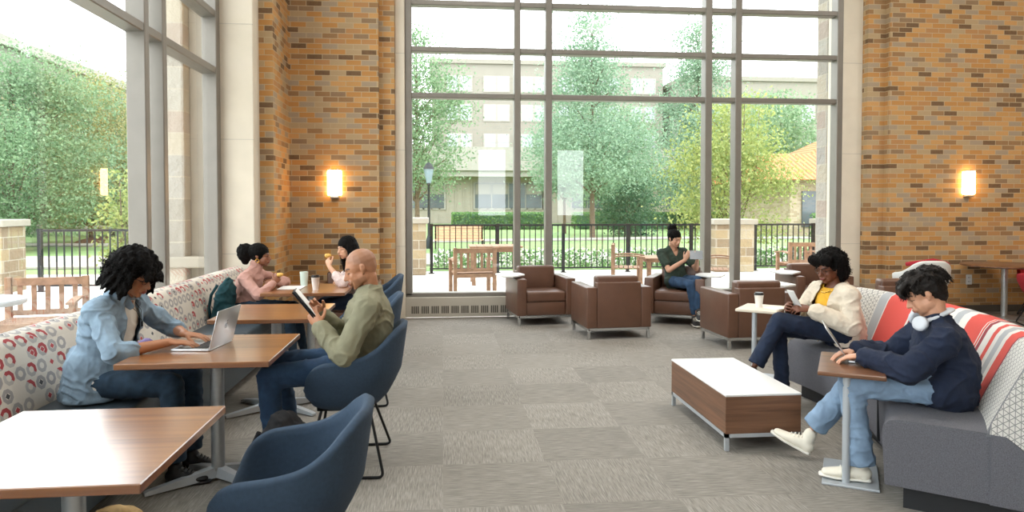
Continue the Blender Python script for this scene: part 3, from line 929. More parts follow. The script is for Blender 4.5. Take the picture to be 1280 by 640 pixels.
# ------------------------------------------------------------------ laptop tables
def c_table(top, long=.56, wide=.33):
    t = empty('laptop_table')
    B().box(-wide/2, wide/2, -long/2, long/2, .615, .638, .006, 2).build('tabletop', top, t)
    b = B(); b.lathe([(.021, .012), (.021, .615)], c=(-.02, -.15, 0), n=18).build('column', 'silver_paint', t, True)
    B().box(-.14, .145, -.21, .21, 0, .014, .004).build('base', 'silver_paint', t)
    return t
lt = c_table('dark_walnut', .58, .33); lt.location = (2.29, 3.75, 0); lt.rotation_euler = (0, 0, math.radians(-31)); tag(lt, 'small dark wood pedestal table holding the laptop of the man in navy', 'side table')
st = c_table('stone_smooth', .42, .34); st.location = (2.78, 5.93, 0); st.rotation_euler = (0, 0, math.radians(-38)); tag(st, 'small pale pedestal table beside the woman in the cardigan, with a cup', 'side table')

# ------------------------------------------------------------------ curved sofa on the right
sc_ = V((.15, 5.0, 0)); A0, A1 = math.radians(9), math.radians(-39)
sf = empty('curved_sofa', (2.9, 4.4, 0), 0, 'curved grey sofa with red, white and grey striped back on the right', 'sofa'); off = sf.location
def arc(prof, n=60, a0=A0, a1=A1):
    return [[V((sc_.x+r*math.cos(a0+(a1-a0)*i/n), sc_.y+r*math.sin(a0+(a1-a0)*i/n), z)) for r, z in prof] for i in range(n+1)]
o = B().rings(arc([(2.66, .12), (2.645, .38), (2.65, .42), (2.675, .447), (2.72, .457), (3.0, .455), (3.17, .455), (3.17, .12)])).build('seat', 'grey_fabric', sf, True, off)
o = B().rings(arc([(3.08, .44), (3.10, .50), (3.17, .66), (3.235, .80), (3.26, .835), (3.30, .855), (3.36, .85), (3.40, .82), (3.41, .75), (3.38, .14), (3.17, .14), (3.15, .44)])).build('backrest', 'sofa_stripes', sf, True, off)
def sofa_uv(p):
    q = V((p.x+off.x-sc_.x, p.y+off.y-sc_.y)); a = math.atan2(q.y, q.x)
    return ((A0-a)*3.2*2.95/2.68, p.z)
uv_by(o, sofa_uv)
def endcap(a):
    n = V((-math.sin(a), math.cos(a), 0))*(1 if a > 0 else -1)
    b = B(); pr = [(3.10, .12), (3.10, .452), (3.16, .45), (3.385, .27), (3.385, .12)]
    base = [V((sc_.x+r*math.cos(a), sc_.y+r*math.sin(a), z)) for r, z in pr]
    b.rings([[p+n*0 for p in base], [p+n*.012 for p in base]]).build('end_panel', 'grey_fabric', sf, False, off)
endcap(A1); endcap(A0)
n_ = V((-math.sin(A1), math.cos(A1), 0))*-1
pr = [(3.095, .452), (3.10, .50), (3.17, .66), (3.235, .80), (3.26, .835), (3.30, .855), (3.36, .85), (3.40, .82), (3.41, .75), (3.395, .27), (3.16, .45)]
base = [V((sc_.x+r*math.cos(A1), sc_.y+r*math.sin(A1), z)) for r, z in pr]
o = B().rings([[p+n_*.001 for p in base], [p+n_*.006 for p in base]]).build('end_cover', 'sofa_stripes', sf, False, off)
uv_by(o, lambda p: (2.45+(math.hypot(p.x+off.x-sc_.x, p.y+off.y-sc_.y)-3.1)*1.5, p.z))
B().rings(arc([(2.74, 0), (2.74, .125), (3.34, .125), (3.34, 0)], a0=A0-.02, a1=A1+.02)).build('plinth', 'base_black', sf, False, off)
for a in (math.radians(-7), math.radians(-24)):
    B().rings(arc([(2.643, .13), (2.641, .38), (2.648, .425), (2.675, .4505), (2.72, .4605), (3.08, .459), (3.08, .13)], 2, a+.0012, a-.0012)).build('seam', 'base_black', sf, False, off)

# ------------------------------------------------------------------ red seats and round table on the far right
rt = empty('round_table', (7.64, 8.92, 0), 0, 'dark round bistro table against the right brick wall', 'table')
B().lathe([(.02, .70), (.50, .705), (.53, .715), (.53, .73), (.52, .735), (.0001, .735)], n=48).build('tabletop', 'dark_walnut', rt, True)
B().lathe([(.04, .03), (.04, .70)], n=18).build('column', 'brushed_steel', rt, True)
B().lathe([(.27, 0), (.27, .012), (.06, .03), (.0001, .03)], n=36).build('base', 'brushed_steel', rt, True)
rc = tub_chair('red_fabric', 'tub_chair'); rc.location = (7.66, 8.25, 0); rc.rotation_euler = (0, 0, math.radians(-110)); tag(rc, 'red tub chair in front of the dark round table at the right edge', 'chair', 'red tub chairs')
dup(rc, (8.36, 9.05, 0), math.radians(35), 'red tub chair half hidden behind the dark round table')
rl = tub_chair('red_fabric', 'lounge_chair'); rl.location = (6.2, 8.62, 0); rl.rotation_euler = (0, 0, math.radians(-100)); tag(rl, 'red and white lounge chair behind the sofa, near the right brick wall', 'chair')
for c in rl.children:
    if c.name.startswith('shell'): c.data.materials[0] = MAT['plastic_white']
b = B(); b.tube([V((.30*math.cos(a), .30*math.sin(a), .842-.06*abs(a))) for a in [(-1+i*.1) for i in range(21)]], .028, 10); b.build('headrest', 'red_fabric', rl, True)
# ------------------------------------------------------------------ small things on the tables
def laptop(loc, rz, ang, label, logo=True, w=.30, d=.212):
    """front edge towards -x, hinge at x=0, lid opened by ang degrees past the keyboard"""
    t = empty('laptop', loc, rz, label, 'laptop')
    B().box(-d, 0, -w/2, w/2, .001, .013, .004, 2).build('base', 'aluminium', t, True)
    b = B()
    for r in range(5):
        for k in range(12): b.box(-d+.105+.0175*r, -d+.119+.0175*r, -w/2+.025+.0212*k, -w/2+.043+.0212*k, .0132, .0145)
    b.build('keyboard', 'keys_black', t)
    B().box(-d+.018, -d+.088, -.05, .05, .013, .0136).build('trackpad', 'silver_paint', t)
    a = math.radians(ang); R = Matrix.Translation((0, 0, .012)) @ Matrix.Rotation(a, 4, 'Y')
    lid = B().box(-.003, .003, -w/2, w/2, 0, d, .0028, 2, R).build('lid', 'aluminium', t, True)
    B().box(-.0036, -.0031, -w/2+.008, w/2-.008, .012, d-.008, 0, 2, R).build('screen', 'screen_dark', lid)
    if logo:
        b = B(); b2 = []
        out = []
        for i in range(28):      # apple outline with a bite on one side
            q = 2*PI*i/28; r = .0185*(1-.10*math.cos(2*q+PI))*(1-.16*max(0, math.sin(q))**8-.10*max(0, -math.sin(q))**10)
            y, z = r*math.cos(q), r*1.08*math.sin(q)
            dd = math.hypot(y-.024, z-.002)
            if dd < .012: y -= (.012-dd)
            out.append((y, z))
        b.rings([[R @ V((x, y, d*.52+z)) for y, z in out] for x in (.0030, .0036)])
        b.rings([[R @ V((x, .004+.0065*math.cos(q)*.55+.004*math.sin(q), d*.52+.026+.007*math.sin(q))) for q in [2*PI*i/12 for i in range(12)]] for x in (.0030, .0036)])
        b.build('logo', 'logo_grey', lid)
    return t
laptop((-1.235, 4.08, .738), math.radians(-7), 14, 'open silver laptop in front of the curly-haired woman')
laptop((2.345, 3.895, .638), math.radians(154.5+0), 34, 'open silver laptop the man in navy is typing on', False, .31, .215)

def coffee_cup(loc, label, h=.125):
    t = empty('coffee_cup', loc, 0, label, 'cup')
    B().lathe([(.027, 0), (.039, h-.008), (.041, h-.006), (.041, h), (.03, h)], n=24).build('cup', 'cup_white', t, True)
    B().lathe([(.042, h-.006), (.042, h+.004), (.036, h+.008), (.035, h+.016), (.032, h+.016), (.0001, h+.013)], n=24).build('lid', 'plastic_black', t, True)
    return t
coffee_cup((-1.19, 6.78, .738), 'white takeaway coffee cup with black lid on the farthest wooden table')
coffee_cup((2.76, 5.93, .638), 'white takeaway coffee cup with dark lid on the small table by the cardigan', .115)
t = empty('tumbler', (-1.36, 7.12, .738), 0, 'pale mint tumbler standing on the farthest wooden table', 'cup')
B().lathe([(.033, 0), (.040, .135), (.040, .14), (.036, .14), (.034, .13), (.0001, .128)], n=24).build('cup', 'cup_mint', t, True)
b = B()
for i in range(3): b.box(-.11+.004*i, .11+.003*i, -.145-.003*i, .15-.002*i, .0005+.0022*i, .0020+.0022*i)
o = b.build('paper_stack', 'paper'); o.location = (-1.45, 6.95, .738); tag(o, 'white sheets of paper lying on the farthest wooden table', 'paper')
o = B().box(-.07, .07, -.07, .07, 0.0005, .006, .001).build('napkin', 'paper'); o.location = (2.86, 5.85, .638); o.rotation_euler = (0, 0, .5); tag(o, 'white folded napkin beside the cup on the small table', 'napkin')

def bag(name, mat, loc, size, label, rz=0, tilt=0, handle=True, strap=True, flop=.0):
    t = empty(name, loc, rz, label, 'bag'); off = V((0, 0, 0))
    w, d, h = size; b = Blob(); R = Matrix.Rotation(tilt, 3, 'X')
    b.loft([R @ V((0, 0, d*.35)), R @ V((0, 0, h*.5)), R @ V((0, 0, h*.85)), R @ V((0, 0, h*.93))], [(w*.48, d*.46), (w*.5, d*.5), (w*.42, d*.38), (w*.3, d*.26)], side=(1, 0, 0), n=20)
    b.loft([R @ V((0, -d*.42, h*.12)), R @ V((0, -d*.46, h*.38))], [(w*.36, d*.2), (w*.34, d*.16)], side=(1, 0, 0))
    b.build('bag_body', mat, t, (0, 0, 0), .010, 3, disp=wrinkle(.012, 8, 3))
    if handle:
        c = B(); c.tube([R @ V((w*.16*math.cos(a), 0, h*.93+w*.16*math.sin(a))) for a in [PI*i/10 for i in range(11)]], .011, 8); c.build('handle', mat, t, True)
    if strap:
        for q in (-1, 1):
            c = B(); c.tube([R @ V((q*w*.22, d*.40, h*.85)), R @ V((q*w*.25, d*.68, h*.6)), R @ V((q*w*.27, d*.66, h*.3)), R @ V((q*w*.3, d*.4, h*.08))], .014, 8); c.build('strap', mat, t, True)
    return t
bag('backpack', 'canvas_black', (-.80, 3.75, 0), (.34, .24, .42), 'black backpack on the floor under the bald man\'s knees', math.radians(60), -.1)
bag('backpack', 'canvas_black', (3.00, 3.95, .46), (.30, .17, .30), 'small black backpack lying on the sofa behind the man in navy', math.radians(-62), .25)
bag('backpack', 'canvas_teal', (-2.04, 6.74, .455), (.26, .15, .40), 'teal backpack leaning on the banquette behind the woman in pink', math.radians(70), .2)
bag('shoulder_bag', 'canvas_purple', (-1.90, 4.62, .455), (.28, .14, .22), 'purple bag on the banquette behind the curly-haired woman', math.radians(80), .2, False, False)
bag('tote_bag', 'tan_cloth', (-1.50, 3.40, 0), (.26, .12, .16), 'tan cloth bag lying on the floor under the nearest wooden table', math.radians(10), .5, False, False)

# ------------------------------------------------------------------ people
# --- woman with curly hair typing at the laptop (faces +x)
off = V((-1.85, 4.12, .455)); root = person(off, 'woman with dark curly hair in an open light denim shirt typing on a laptop')
P = mkP(pel=(-1.90, 4.12, .555), ch=(-1.835, 4.12, .88), neck=(-1.775, 4.12, 1.02), shR=(-1.83, 3.955, .955), shL=(-1.77, 4.29, .95),
        elR=(-1.70, 3.83, .755), wrR=(-1.475, 3.985, .785), elL=(-1.60, 4.37, .80), wrL=(-1.475, 4.215, .787),
        hipR=(-1.88, 4.03, .555), hipL=(-1.88, 4.21, .555), knR=(-1.47, 3.99, .55), knL=(-1.44, 4.2, .55), anR=(-1.46, 4.0, .10), anL=(-1.44, 4.20, .10), k=.93)
H = Head((-1.70, 4.10, 1.135), (.93, -.22, -.42), (.4, 0, 1), .97)
body(root, off, P, H, H.colors('#b07a58', '#8f3f3a', '#1b1310'),
     [dict(W=P['wrR'], d=(.96, .2, -.10), n=(.15, 0, 1), right=True, curl=(.18, .25, .2), k=.93), dict(W=P['wrL'], d=(.97, -.2, -.08), n=(.15, 0, 1), right=False, curl=(.18, .25, .2), k=.93)], True)
b = Blob(); torso(b, P, .006, 1); hips(b, P, .004); b.build('t_shirt', 'white_cotton', root, off, .008, 2, disp=wrinkle(.005, 12))
b = Blob(); torso(b, P, .026, 0, w=1.04)
b.loft([P['pel']+V((-.02, 0, -.075)), P['pel']+V((-.01, 0, .1))], [(.205, .175), (.19, .15)], side=P['side'])
for q in 'LR': arm(b, P, q, .013, 1.28, (.053, .045, .034))
for q in 'LR':
    e, w_ = P['el'+q], P['wr'+q]; b.loft([lerp(e, w_, .14), lerp(e, w_, .3)], [.056, .053])
P0 = P
def cutd(co):
    d = co-np.array([-1.80, 4.12, .9]); f = d[:, 0]; l = d[:, 1]; z = d[:, 2]
    op = (f > -.02) & (np.abs(l-.0+.02) < .052+.05*(.15-z).clip(0, 1)) & (z < .10)
    nk = (np.hypot(co[:, 0]+1.765, co[:, 1]-4.12) < .062) & (co[:, 2] > .99)
    return op | nk | (co[:, 2] < .462)
b.build('denim_shirt', 'denim_shirt', root, off, .007, 3, disp=wrinkle(.011, 10, 2), cut=cutd, thick=.005)
b = Blob()
for q, s_ in (('L', 1), ('R', -1)):
    c0 = P['neck']
    b.loft([c0+V((-.055, s_*.012, .04)), c0+V((-.03, s_*.062, .035)), c0+V((.035, s_*.066, -.01)), c0+V((.068, s_*.045, -.06))], [(.009, .026), (.009, .03), (.008, .032), (.006, .018)], side=(0, s_, .2))
b.build('collar', 'denim_shirt', root, off, .005, 2)
b = Blob(); hips(b, P, .002)
for q in 'LR': leg(b, P, q, .004, .96, (.088, .064, .060, .060))
b.build('jeans', 'jeans_dark', root, off, .009, 3, disp=wrinkle(.007, 9, 5), cut=cuffs(P, .95), thick=.004)
for q in 'LR': shoe(root, off, P['an'+q]+V((-.05, 0, -.10)), P['an'+q]+V((.19, 0, -.10)), (0, 0, 1), 'shoe_black', 'shoe_black', lacemat='plastic_black')
glasses(root, off, H)
b = B(); c0 = P['neck']; b.tube([c0+V((.02, -.055, -.01)), c0+V((.085, -.03, -.08)), c0+V((.10, 0, -.14)), c0+V((.085, .03, -.08)), c0+V((.02, .055, -.01))], .002, 6); b.box(c0.x+.098, c0.x+.106, c0.y-.006, c0.y+.006, c0.z-.17, c0.z-.14); b.build('necklace', 'plastic_black', root, True, off)
b = Blob(); b.ell(H.p(0, -.045, .045), (.118, .12, .095), H.ax(), 20)
ok = lambda x, y, z: not (y > .30 and z < .30 and abs(x) < .80) and z > -.86
curls(b, H, (0, -.025, .032), (.124, .132, .118), 420, .020, ok, .14, 3)
rg = random.Random(5)
for i in range(110):   # hanging ringlets round the sides and back, and a fringe
    a = rg.uniform(-2.35, 2.35) if i < 84 else rg.uniform(-.75, .75)+PI
    back = -math.cos(a)
    x, y = .118*math.sin(a), -.02-.116*math.cos(a)
    if i >= 84: x, y = .075*math.sin(a-PI)*1.3, .100
    z0 = rg.uniform(-.03, .03) if i < 84 else .06
    ln = rg.uniform(.05, .105) if i < 84 else rg.uniform(.025, .05)
    p = [H.p(x*(1+.08*k)+rg.uniform(-.008, .008), y*(1+.05*k)+rg.uniform(-.008, .008), z0-ln*k/4) for k in range(5)]
    b.loft(p, [.014, .013, .012, .010, .006], n=7)
b.build('hair', 'hair_black', root, off, .0055, 1, disp=fuzz(.004, 60))
strands(root, off, ringlets(H, (0, -.025, .032), (.122, .130, .116), 560, .05, ok, 4, 2.4, .009, .55), 'hair_black', .0032)

# --- man with shaved head reading a tablet (faces -x)
off = V((-.56, 4.24, .486)); root = person(off, 'man with shaved head in an olive long-sleeved top holding a tablet')
P = mkP(pel=(-.50, 4.24, .595), ch=(-.435, 4.24, .87), neck=(-.43, 4.23, 1.035), shL=(-.42, 4.045, .945), shR=(-.43, 4.42, .945),
        elL=(-.545, 3.955, .69), wrL=(-.70, 4.10, .835), elR=(-.62, 4.46, .73), wrR=(-.715, 4.28, .875),
        hipL=(-.53, 4.14, .585), hipR=(-.53, 4.34, .585), knL=(-.99, 4.12, .545), knR=(-.99, 4.38, .575), anL=(-.95, 4.10, .11), anR=(-.93, 4.42, .11), bend=V((.035, 0, 0)), k=1.0)
H = Head((-.478, 4.215, 1.155), (-.93, -.12, -.36), (-.36, 0, 1), 1.0)
body(root, off, P, H, H.colors('#b98260', '#8d5146', '#4a3328', .35, '#8f6a54'),
     [dict(W=P['wrL'], d=(-.42, .30, .62), n=(-.35, -.9, .1), right=False, curl=(.55, .7, .5), thumb=(.5, .55, -.6)), dict(W=P['wrR'], d=(-.45, -.30, .60), n=(-.35, .9, .1), right=True, curl=(.55, .7, .5), thumb=(.5, .55, -.6))])
b = Blob(); torso(b, P, .018, w=1.04); hips(b, P, .006)
b.loft([P['ch']+V((.03, 0, .03)), P['ch']+V((.03, 0, -.10))], [(.18, .10), (.165, .11)], side=P['side'])
for q in 'LR': arm(b, P, q, .015, 1.93, (.058, .048, .033)); b.cap(lerp(P['el'+q], P['wr'+q], .84), lerp(P['el'+q], P['wr'+q], .95), .042, .041)
nk = P['neck']
b.build('sweater', 'olive_cotton', root, off, .0075, 3, disp=wrinkle(.010, 9, 7), cut=lambda co: (np.hypot(co[:, 0]-nk.x+.008, co[:, 1]-nk.y) < .062) & (co[:, 2] > nk.z-.015), thick=.004)
b = Blob(); hips(b, P, -.002)
for q in 'LR': leg(b, P, q, .003, .97, (.088, .066, .060, .052))
b.build('jeans', 'jeans_blue', root, off, .009, 3, disp=wrinkle(.007, 9, 8), cut=cuffs(P, .96), thick=.004)
for q in 'LR': shoe(root, off, P['an'+q]+V((.06, 0, -.11)), P['an'+q]+V((-.20, 0, -.11)), (0, 0, 1), 'shoe_black', 'shoe_black', lacemat='plastic_black')
t = empty('tablet', (-.775, 4.185, .945), 0, 'black tablet in an open white cover held by the bald man', 'tablet')
R = Matrix.Rotation(math.radians(8), 4, 'Z') @ Matrix.Rotation(math.radians(-38), 4, 'Y')
B().box(-.006, .004, -.085, .085, -.095, .12, .003, 2, R).build('tablet_back', 'plastic_black', t, True)
B().box(.005, .008, -.082, .082, -.092, .117, .001, 1, R).build('white_page', 'paper', t)
B().box(-.016, -.009, -.082, .082, -.08, .122, .001, 1, R).build('cover', 'canvas_black', t)

# --- woman in pink at the far left table (faces +x)
off = V((-1.92, 6.98, .455)); root = person(off, 'woman in a dusty pink turtleneck sitting on the banquette, hair tied in a puff')
P = mkP(pel=(-1.93, 6.98, .55), ch=(-1.84, 6.98, .80), neck=(-1.79, 6.98, .925), shR=(-1.85, 6.81, .845), shL=(-1.79, 7.15, .85), elR=(-1.68, 6.66, .70), wrR=(-1.58, 6.80, .80),
        elL=(-1.55, 7.19, .775), wrL=(-1.62, 6.97, .80), hipR=(-1.90, 6.89, .55), hipL=(-1.90, 7.07, .55), knR=(-1.46, 6.86, .54), knL=(-1.44, 7.05, .54), anR=(-1.40, 6.80, .10), anL=(-1.34, 7.02, .10), k=.88)
H = Head((-1.745, 6.99, 1.045), (.96, -.05, -.04), (0, 0, 1), .93)
body(root, off, P, H, H.colors('#8a5a40', '#7a3a36', '#15100e'), [dict(W=P['wrR'], d=(.4, .5, .5), n=(.6, -.7, .1), right=True, curl=(.5, .6, .5), k=.9), dict(W=P['wrL'], d=(-.1, -.9, .05), n=(.6, 0, .8), right=False, curl=(.3, .4, .3), k=.9)], True, .006)
b = Blob(); torso(b, P, .010); b.loft([P['neck']-V((0, 0, .03)), P['neck']+V((.012, 0, .05))], [.060, .058])
for q in 'LR': arm(b, P, q, .010, 1.95)
b.build('turtleneck', 'pink_knit', root, off, .009, 3, disp=wrinkle(.008, 11, 1))
b = Blob(); hips(b, P, .01)
for q in 'LR': leg(b, P, q, .004, .93)
b.build('jeans', 'jeans_dark', root, off, .011, 2, disp=wrinkle(.006, 9, 1))
for q in 'LR': shoe(root, off, P['an'+q]+V((-.04, 0, -.10)), P['an'+q]+V((.18, -.02, -.10)), (0, 0, 1), 'shoe_tan', h=.06, laces=False)
b = Blob(); b.ell(H.p(0, -.025, .045), (.086, .102, .084), H.ax(), 18); b.ell(H.p(0, -.02, .0), (.08, .07, .06), H.ax())
curls(b, H, (0, -.155, .03), (.068, .068, .075), 90, .022, lambda x, y, z: True, .1, 9); b.ell(H.p(0, -.155, .03), (.062, .062, .068), H.ax()); b.ell(H.p(0, -.15, -.04), (.04, .04, .055), H.ax())
b.build('hair', 'hair_black', root, off, .007, 1, disp=fuzz(.005, 60), cut=None)
b = B(); b.tube([H.p(.082, -.005+.018*math.cos(a), -.045+.018*math.sin(a)) for a in [2*PI*i/12 for i in range(13)]], .0035, 6); b.tube([H.p(-.082, -.005+.018*math.cos(a), -.045+.018*math.sin(a)) for a in [2*PI*i/12 for i in range(13)]], .0035, 6); b.build('earrings', 'gold', root, True, off)
o = B().lathe([(.0001, -.02), (.022, -.014), (.032, 0), (.026, .016), (.0001, .022)], n=24).build('pastry', 'pastry', None, 'full'); o.location = (-1.53, 6.85, .875); tag(o, 'piece of pastry in the hand of the woman in pink', 'pastry')

# --- woman with long black hair eating (faces -x, leaning over the table)
off = V((-.76, 7.2, .486)); root = person(off, 'woman with long black hair in a pale blouse eating at the farthest table')
P = mkP(pel=(-.77, 7.2, .585), ch=(-.86, 7.24, .84), neck=(-.90, 7.26, .965), shL=(-.84, 7.09, .885), shR=(-.90, 7.41, .89), elL=(-.97, 6.98, .77), wrL=(-1.10, 7.05, .93),
        elR=(-1.05, 7.42, .77), wrR=(-1.02, 7.22, .78), hipL=(-.80, 7.1, .575), hipR=(-.80, 7.3, .575), knL=(-1.20, 7.12, .55), knR=(-1.20, 7.3, .55), anL=(-1.08, 7.18, .10), anR=(-1.08, 7.36, .10), k=.88)
H = Head((-.965, 7.26, 1.10), (-.80, -.58, -.16), (0, 0, 1), .93)
body(root, off, P, H, H.colors('#d9a888', '#a04a45', '#15100e'), [dict(W=P['wrL'], d=(-.35, .45, .8), n=(-.6, -.7, .1), right=False, curl=(.6, .7, .5), k=.9), dict(W=P['wrR'], d=(-.2, -.9, .1), n=(0, 0, 1), right=True, curl=(.3, .4, .3), k=.9)], True, .006)
b = Blob(); torso(b, P, .012)
for q in 'LR': arm(b, P, q, .012, 1.5)
b.build('blouse', 'pale_blouse', root, off, .009, 3, disp=wrinkle(.007, 11, 1))
b = Blob(); hips(b, P, .01)
for q in 'LR': leg(b, P, q, .004, .95)
b.build('trousers', 'navy_cloth', root, off, .011, 2, disp=wrinkle(.006, 9, 1))
for q in 'LR': shoe(root, off, P['an'+q]+V((.04, 0, -.10)), P['an'+q]+V((-.18, 0, -.10)), (0, 0, 1), 'shoe_black', laces=False)
b = Blob(); b.ell(H.p(0, -.022, .045), (.088, .100, .086), H.ax(), 18)
for i in range(46):
    a = -2.1+4.2*i/45; x, y = .088*math.sin(a), -.025-.090*math.cos(a); l = .23+.05*math.sin(i*2.3)
    w_ = .012*math.sin(i*1.7)
    b.loft([H.p(x*.7, y*.7, .085), H.p(x, y, .03), H.p(x*1.15+w_, y*1.1, -.06), H.p(x*1.2-w_, y*1.15, -.15), H.p(x*1.15, y*1.1, -l)], [.017, .019, .019, .017, .009], n=7)
b.build('hair', 'hair_black', root, off, .007, 1, disp=fuzz(.002, 60))
rg = random.Random(8); SP = []
for i in range(260):
    a = rg.uniform(-2.15, 2.15); x, y = .092*math.sin(a), -.025-.094*math.cos(a); l = .24+rg.uniform(-.03, .06); g_ = lambda s: rg.uniform(-s, s)
    SP.append([H.p(x*.35+g_(.01), y*.5, .128), H.p(x*.85+g_(.006), y*.9, .09), H.p(x*1.08, y*1.05, .02), H.p(x*1.25+g_(.012), y*1.15+g_(.01), -.07), H.p(x*1.32+g_(.02), y*1.2+g_(.015), -.16), H.p(x*1.25+g_(.03), y*1.15+g_(.02), -l)])
strands(root, off, SP, 'hair_black', .0032)
o = B().lathe([(.0001, -.022), (.024, -.016), (.034, 0), (.028, .018), (.0001, .024)], n=24).build('pastry', 'pastry', None, 'full'); o.location = (-1.125, 7.11, 1.035); tag(o, 'piece of pastry held up by the woman with long black hair', 'pastry')

# --- woman in dark green top with a phone in the armchair (faces the camera)
off = V((3.10, 9.12, .435)); root = person(off, 'woman in a dark green top in the armchair by the window with a tablet')
P = mkP(pel=(3.12, 9.16, .535), ch=(3.06, 9.17, .83), neck=(3.05, 9.15, .975), shR=(2.89, 9.12, .90), shL=(3.22, 9.20, .905), elR=(2.93, 8.93, .69), wrR=(3.12, 8.86, .83),
        elL=(3.33, 9.02, .70), wrL=(3.28, 8.84, .83), hipR=(3.03, 9.12, .53), hipL=(3.21, 9.12, .53), knR=(3.14, 8.70, .53), knL=(3.24, 8.73, .58), anR=(3.19, 8.68, .11), anL=(3.20, 8.62, .17), k=.92)
H = Head((3.06, 9.09, 1.095), (.42, -.86, -.30), (0, 0, 1), .95)
body(root, off, P, H, H.colors('#c4967a', '#94504a', '#1a1411'), [dict(W=P['wrR'], d=(.35, -.3, .8), n=(-.4, -.9, 0), right=True, curl=(.5, .6, .5), k=.92), dict(W=P['wrL'], d=(0, -.4, .8), n=(.9, -.3, 0), right=False, curl=(.5, .6, .5), k=.92)], True, .007)
b = Blob(); torso(b, P, .014); hips(b, P, .01)
for q in 'LR': arm(b, P, q, .020, .62)
b.build('top', 'dark_green_cotton', root, off, .009, 3, disp=wrinkle(.008, 11, 1), cut=lambda co: (co[:, 1] < 9.14) & (np.abs(co[:, 0]-3.07) < (co[:, 2]-.86)*.45) & (co[:, 2] > .86))
b = Blob(); hips(b, P, .0)
for q in 'LR': leg(b, P, q, .002, .84, (.086, .062, .056, .042))
b.build('jeans', 'jeans_blue', root, off, .011, 2, disp=wrinkle(.006, 9, 1))
shoe(root, off, (3.19, 8.73, .01), (3.17, 8.48, .01), (0, 0, 1), 'shoe_black'); shoe(root, off, (3.21, 8.60, .12), (3.16, 8.37, .10), (0, 0, 1), 'shoe_black')
b = Blob(); b.ell(H.p(0, -.025, .045), (.084, .100, .084), H.ax(), 18); b.ell(H.p(0, -.02, .0), (.079, .07, .06), H.ax())
curls(b, H, (-.02, -.105, .115), (.052, .05, .048), 60, .020, lambda x, y, z: True, .1, 9); b.ell(H.p(-.02, -.10, .11), .05)
b.build('hair', 'hair_black', root, off, .007, 1, disp=fuzz(.005, 60))
R = Matrix.Rotation(math.radians(-20), 4, 'Z') @ Matrix.Rotation(math.radians(-25), 4, 'X')
t = empty('tablet', (3.24, 8.77, .90), 0, 'grey tablet held by the woman in dark green', 'tablet')
B().box(-.08, .08, -.004, .004, -.06, .06, .003, 2, R).build('tablet_body', 'logo_grey', t)
B().box(-.075, .075, .004, .005, -.055, .055, 0, 2, R).build('screen', 'screen_dark', t)

# --- woman in cream cardigan with phone on the sofa (faces -x)
off = V((3.0, 5.12, .457)); root = person(off, 'woman in a cream cardigan and mustard blouse looking at her phone on the sofa')
P = mkP(pel=(3.03, 5.12, .56), ch=(2.985, 5.12, .79), neck=(2.985, 5.12, .925), shL=(3.00, 4.95, .855), shR=(2.95, 5.29, .855), elL=(2.965, 4.86, .64), wrL=(2.72, 4.99, .76),
        elR=(2.83, 5.36, .67), wrR=(2.66, 5.17, .73), hipL=(3.0, 5.02, .56), hipR=(3.0, 5.22, .555), knL=(2.50, 5.03, .665), knR=(2.55, 5.14, .585), anL=(2.31, 5.02, .34), anR=(2.53, 5.02, .10), k=.93, waist=.155, belly=.125, bust=.135)
H = Head((2.935, 5.12, 1.045), (-.90, -.32, -.22), (-.1, 0, 1), .95)
body(root, off, P, H, H.colors('#6f422c', '#6b2f30', '#0f0b0a'), [dict(W=P['wrL'], d=(-.9, .28, .05), n=(-.25, -.55, .7), right=False, curl=(.45, .6, .5), k=.92), dict(W=P['wrR'], d=(-.6, -.45, .3), n=(-.5, .7, .1), right=True, curl=(.5, .6, .5), k=.92)], True)
b = Blob(); torso(b, P, .006, 1); b.build('blouse', 'mustard_cotton', root, off, .007, 3, disp=wrinkle(.006, 13, 4), cut=lambda co: (np.hypot(co[:, 0]-2.975, co[:, 1]-5.12) < .07) & (co[:, 2] > .905))
b = Blob(); torso(b, P, .030, w=1.05); b.loft([P['pel']+V((.02, 0, -.07)), P['pel']+V((.01, 0, .1))], [(.20, .165), (.19, .15)], side=P['side'])
for q in 'LR': arm(b, P, q, .022, 1.86, (.056, .052, .040))
def cutc(co):
    l = co[:, 1]-5.10; z = co[:, 2]
    w_ = .062+.10*(1.0-z).clip(0, .25)
    return ((co[:, 0] < 2.97) & (np.abs(l) < w_) & (np.abs(l) < .13) & (co[:, 0] > 2.6) & ~((z < .80) & (l < -.12))) | ((np.hypot(co[:, 0]-2.975, l+.0) < .078) & (z > .90)) | (z < .466)
b.build('cardigan', 'cream_knit', root, off, .0075, 3, disp=wrinkle(.009, 9, 6, .003), cut=cutc, thick=.007)
b = Blob(); hips(b, P, .002)
leg(b, P, 'L', .004, .98, (.09, .068, .062, .062)); leg(b, P, 'R', .002, .98, (.09, .064, .058, .055))
b.build('jeans', 'jeans_ink', root, off, .008, 3, disp=wrinkle(.006, 9, 9), cut=cuffs(P), thick=.004)
shoe(root, off, (2.34, 5.02, .275), (2.16, 5.03, .19), (-.55, 0, .84), 'shoe_brown', 'shoe_brown', laces=False, h=.05, w=.036); shoe(root, off, (2.58, 5.03, 0), (2.36, 5.02, 0), (0, 0, 1), 'shoe_brown', 'shoe_brown', laces=False, h=.05)
glasses(root, off, H)
b = B(); b.tube([V((2.985+.075*math.cos(a)-.02, 5.12+.075*math.sin(a), .915-.05*max(0, -math.cos(a)))) for a in [2*PI*i/20 for i in range(21)]], .005, 6); b.build('necklace', 'gold', root, True, off)
b = Blob(); b.ell(H.p(0, -.04, .05), (.104, .106, .085), H.ax(), 20)
ok = lambda x, y, z: not (y > .28 and z < .42 and abs(x) < .88) and z > -.8
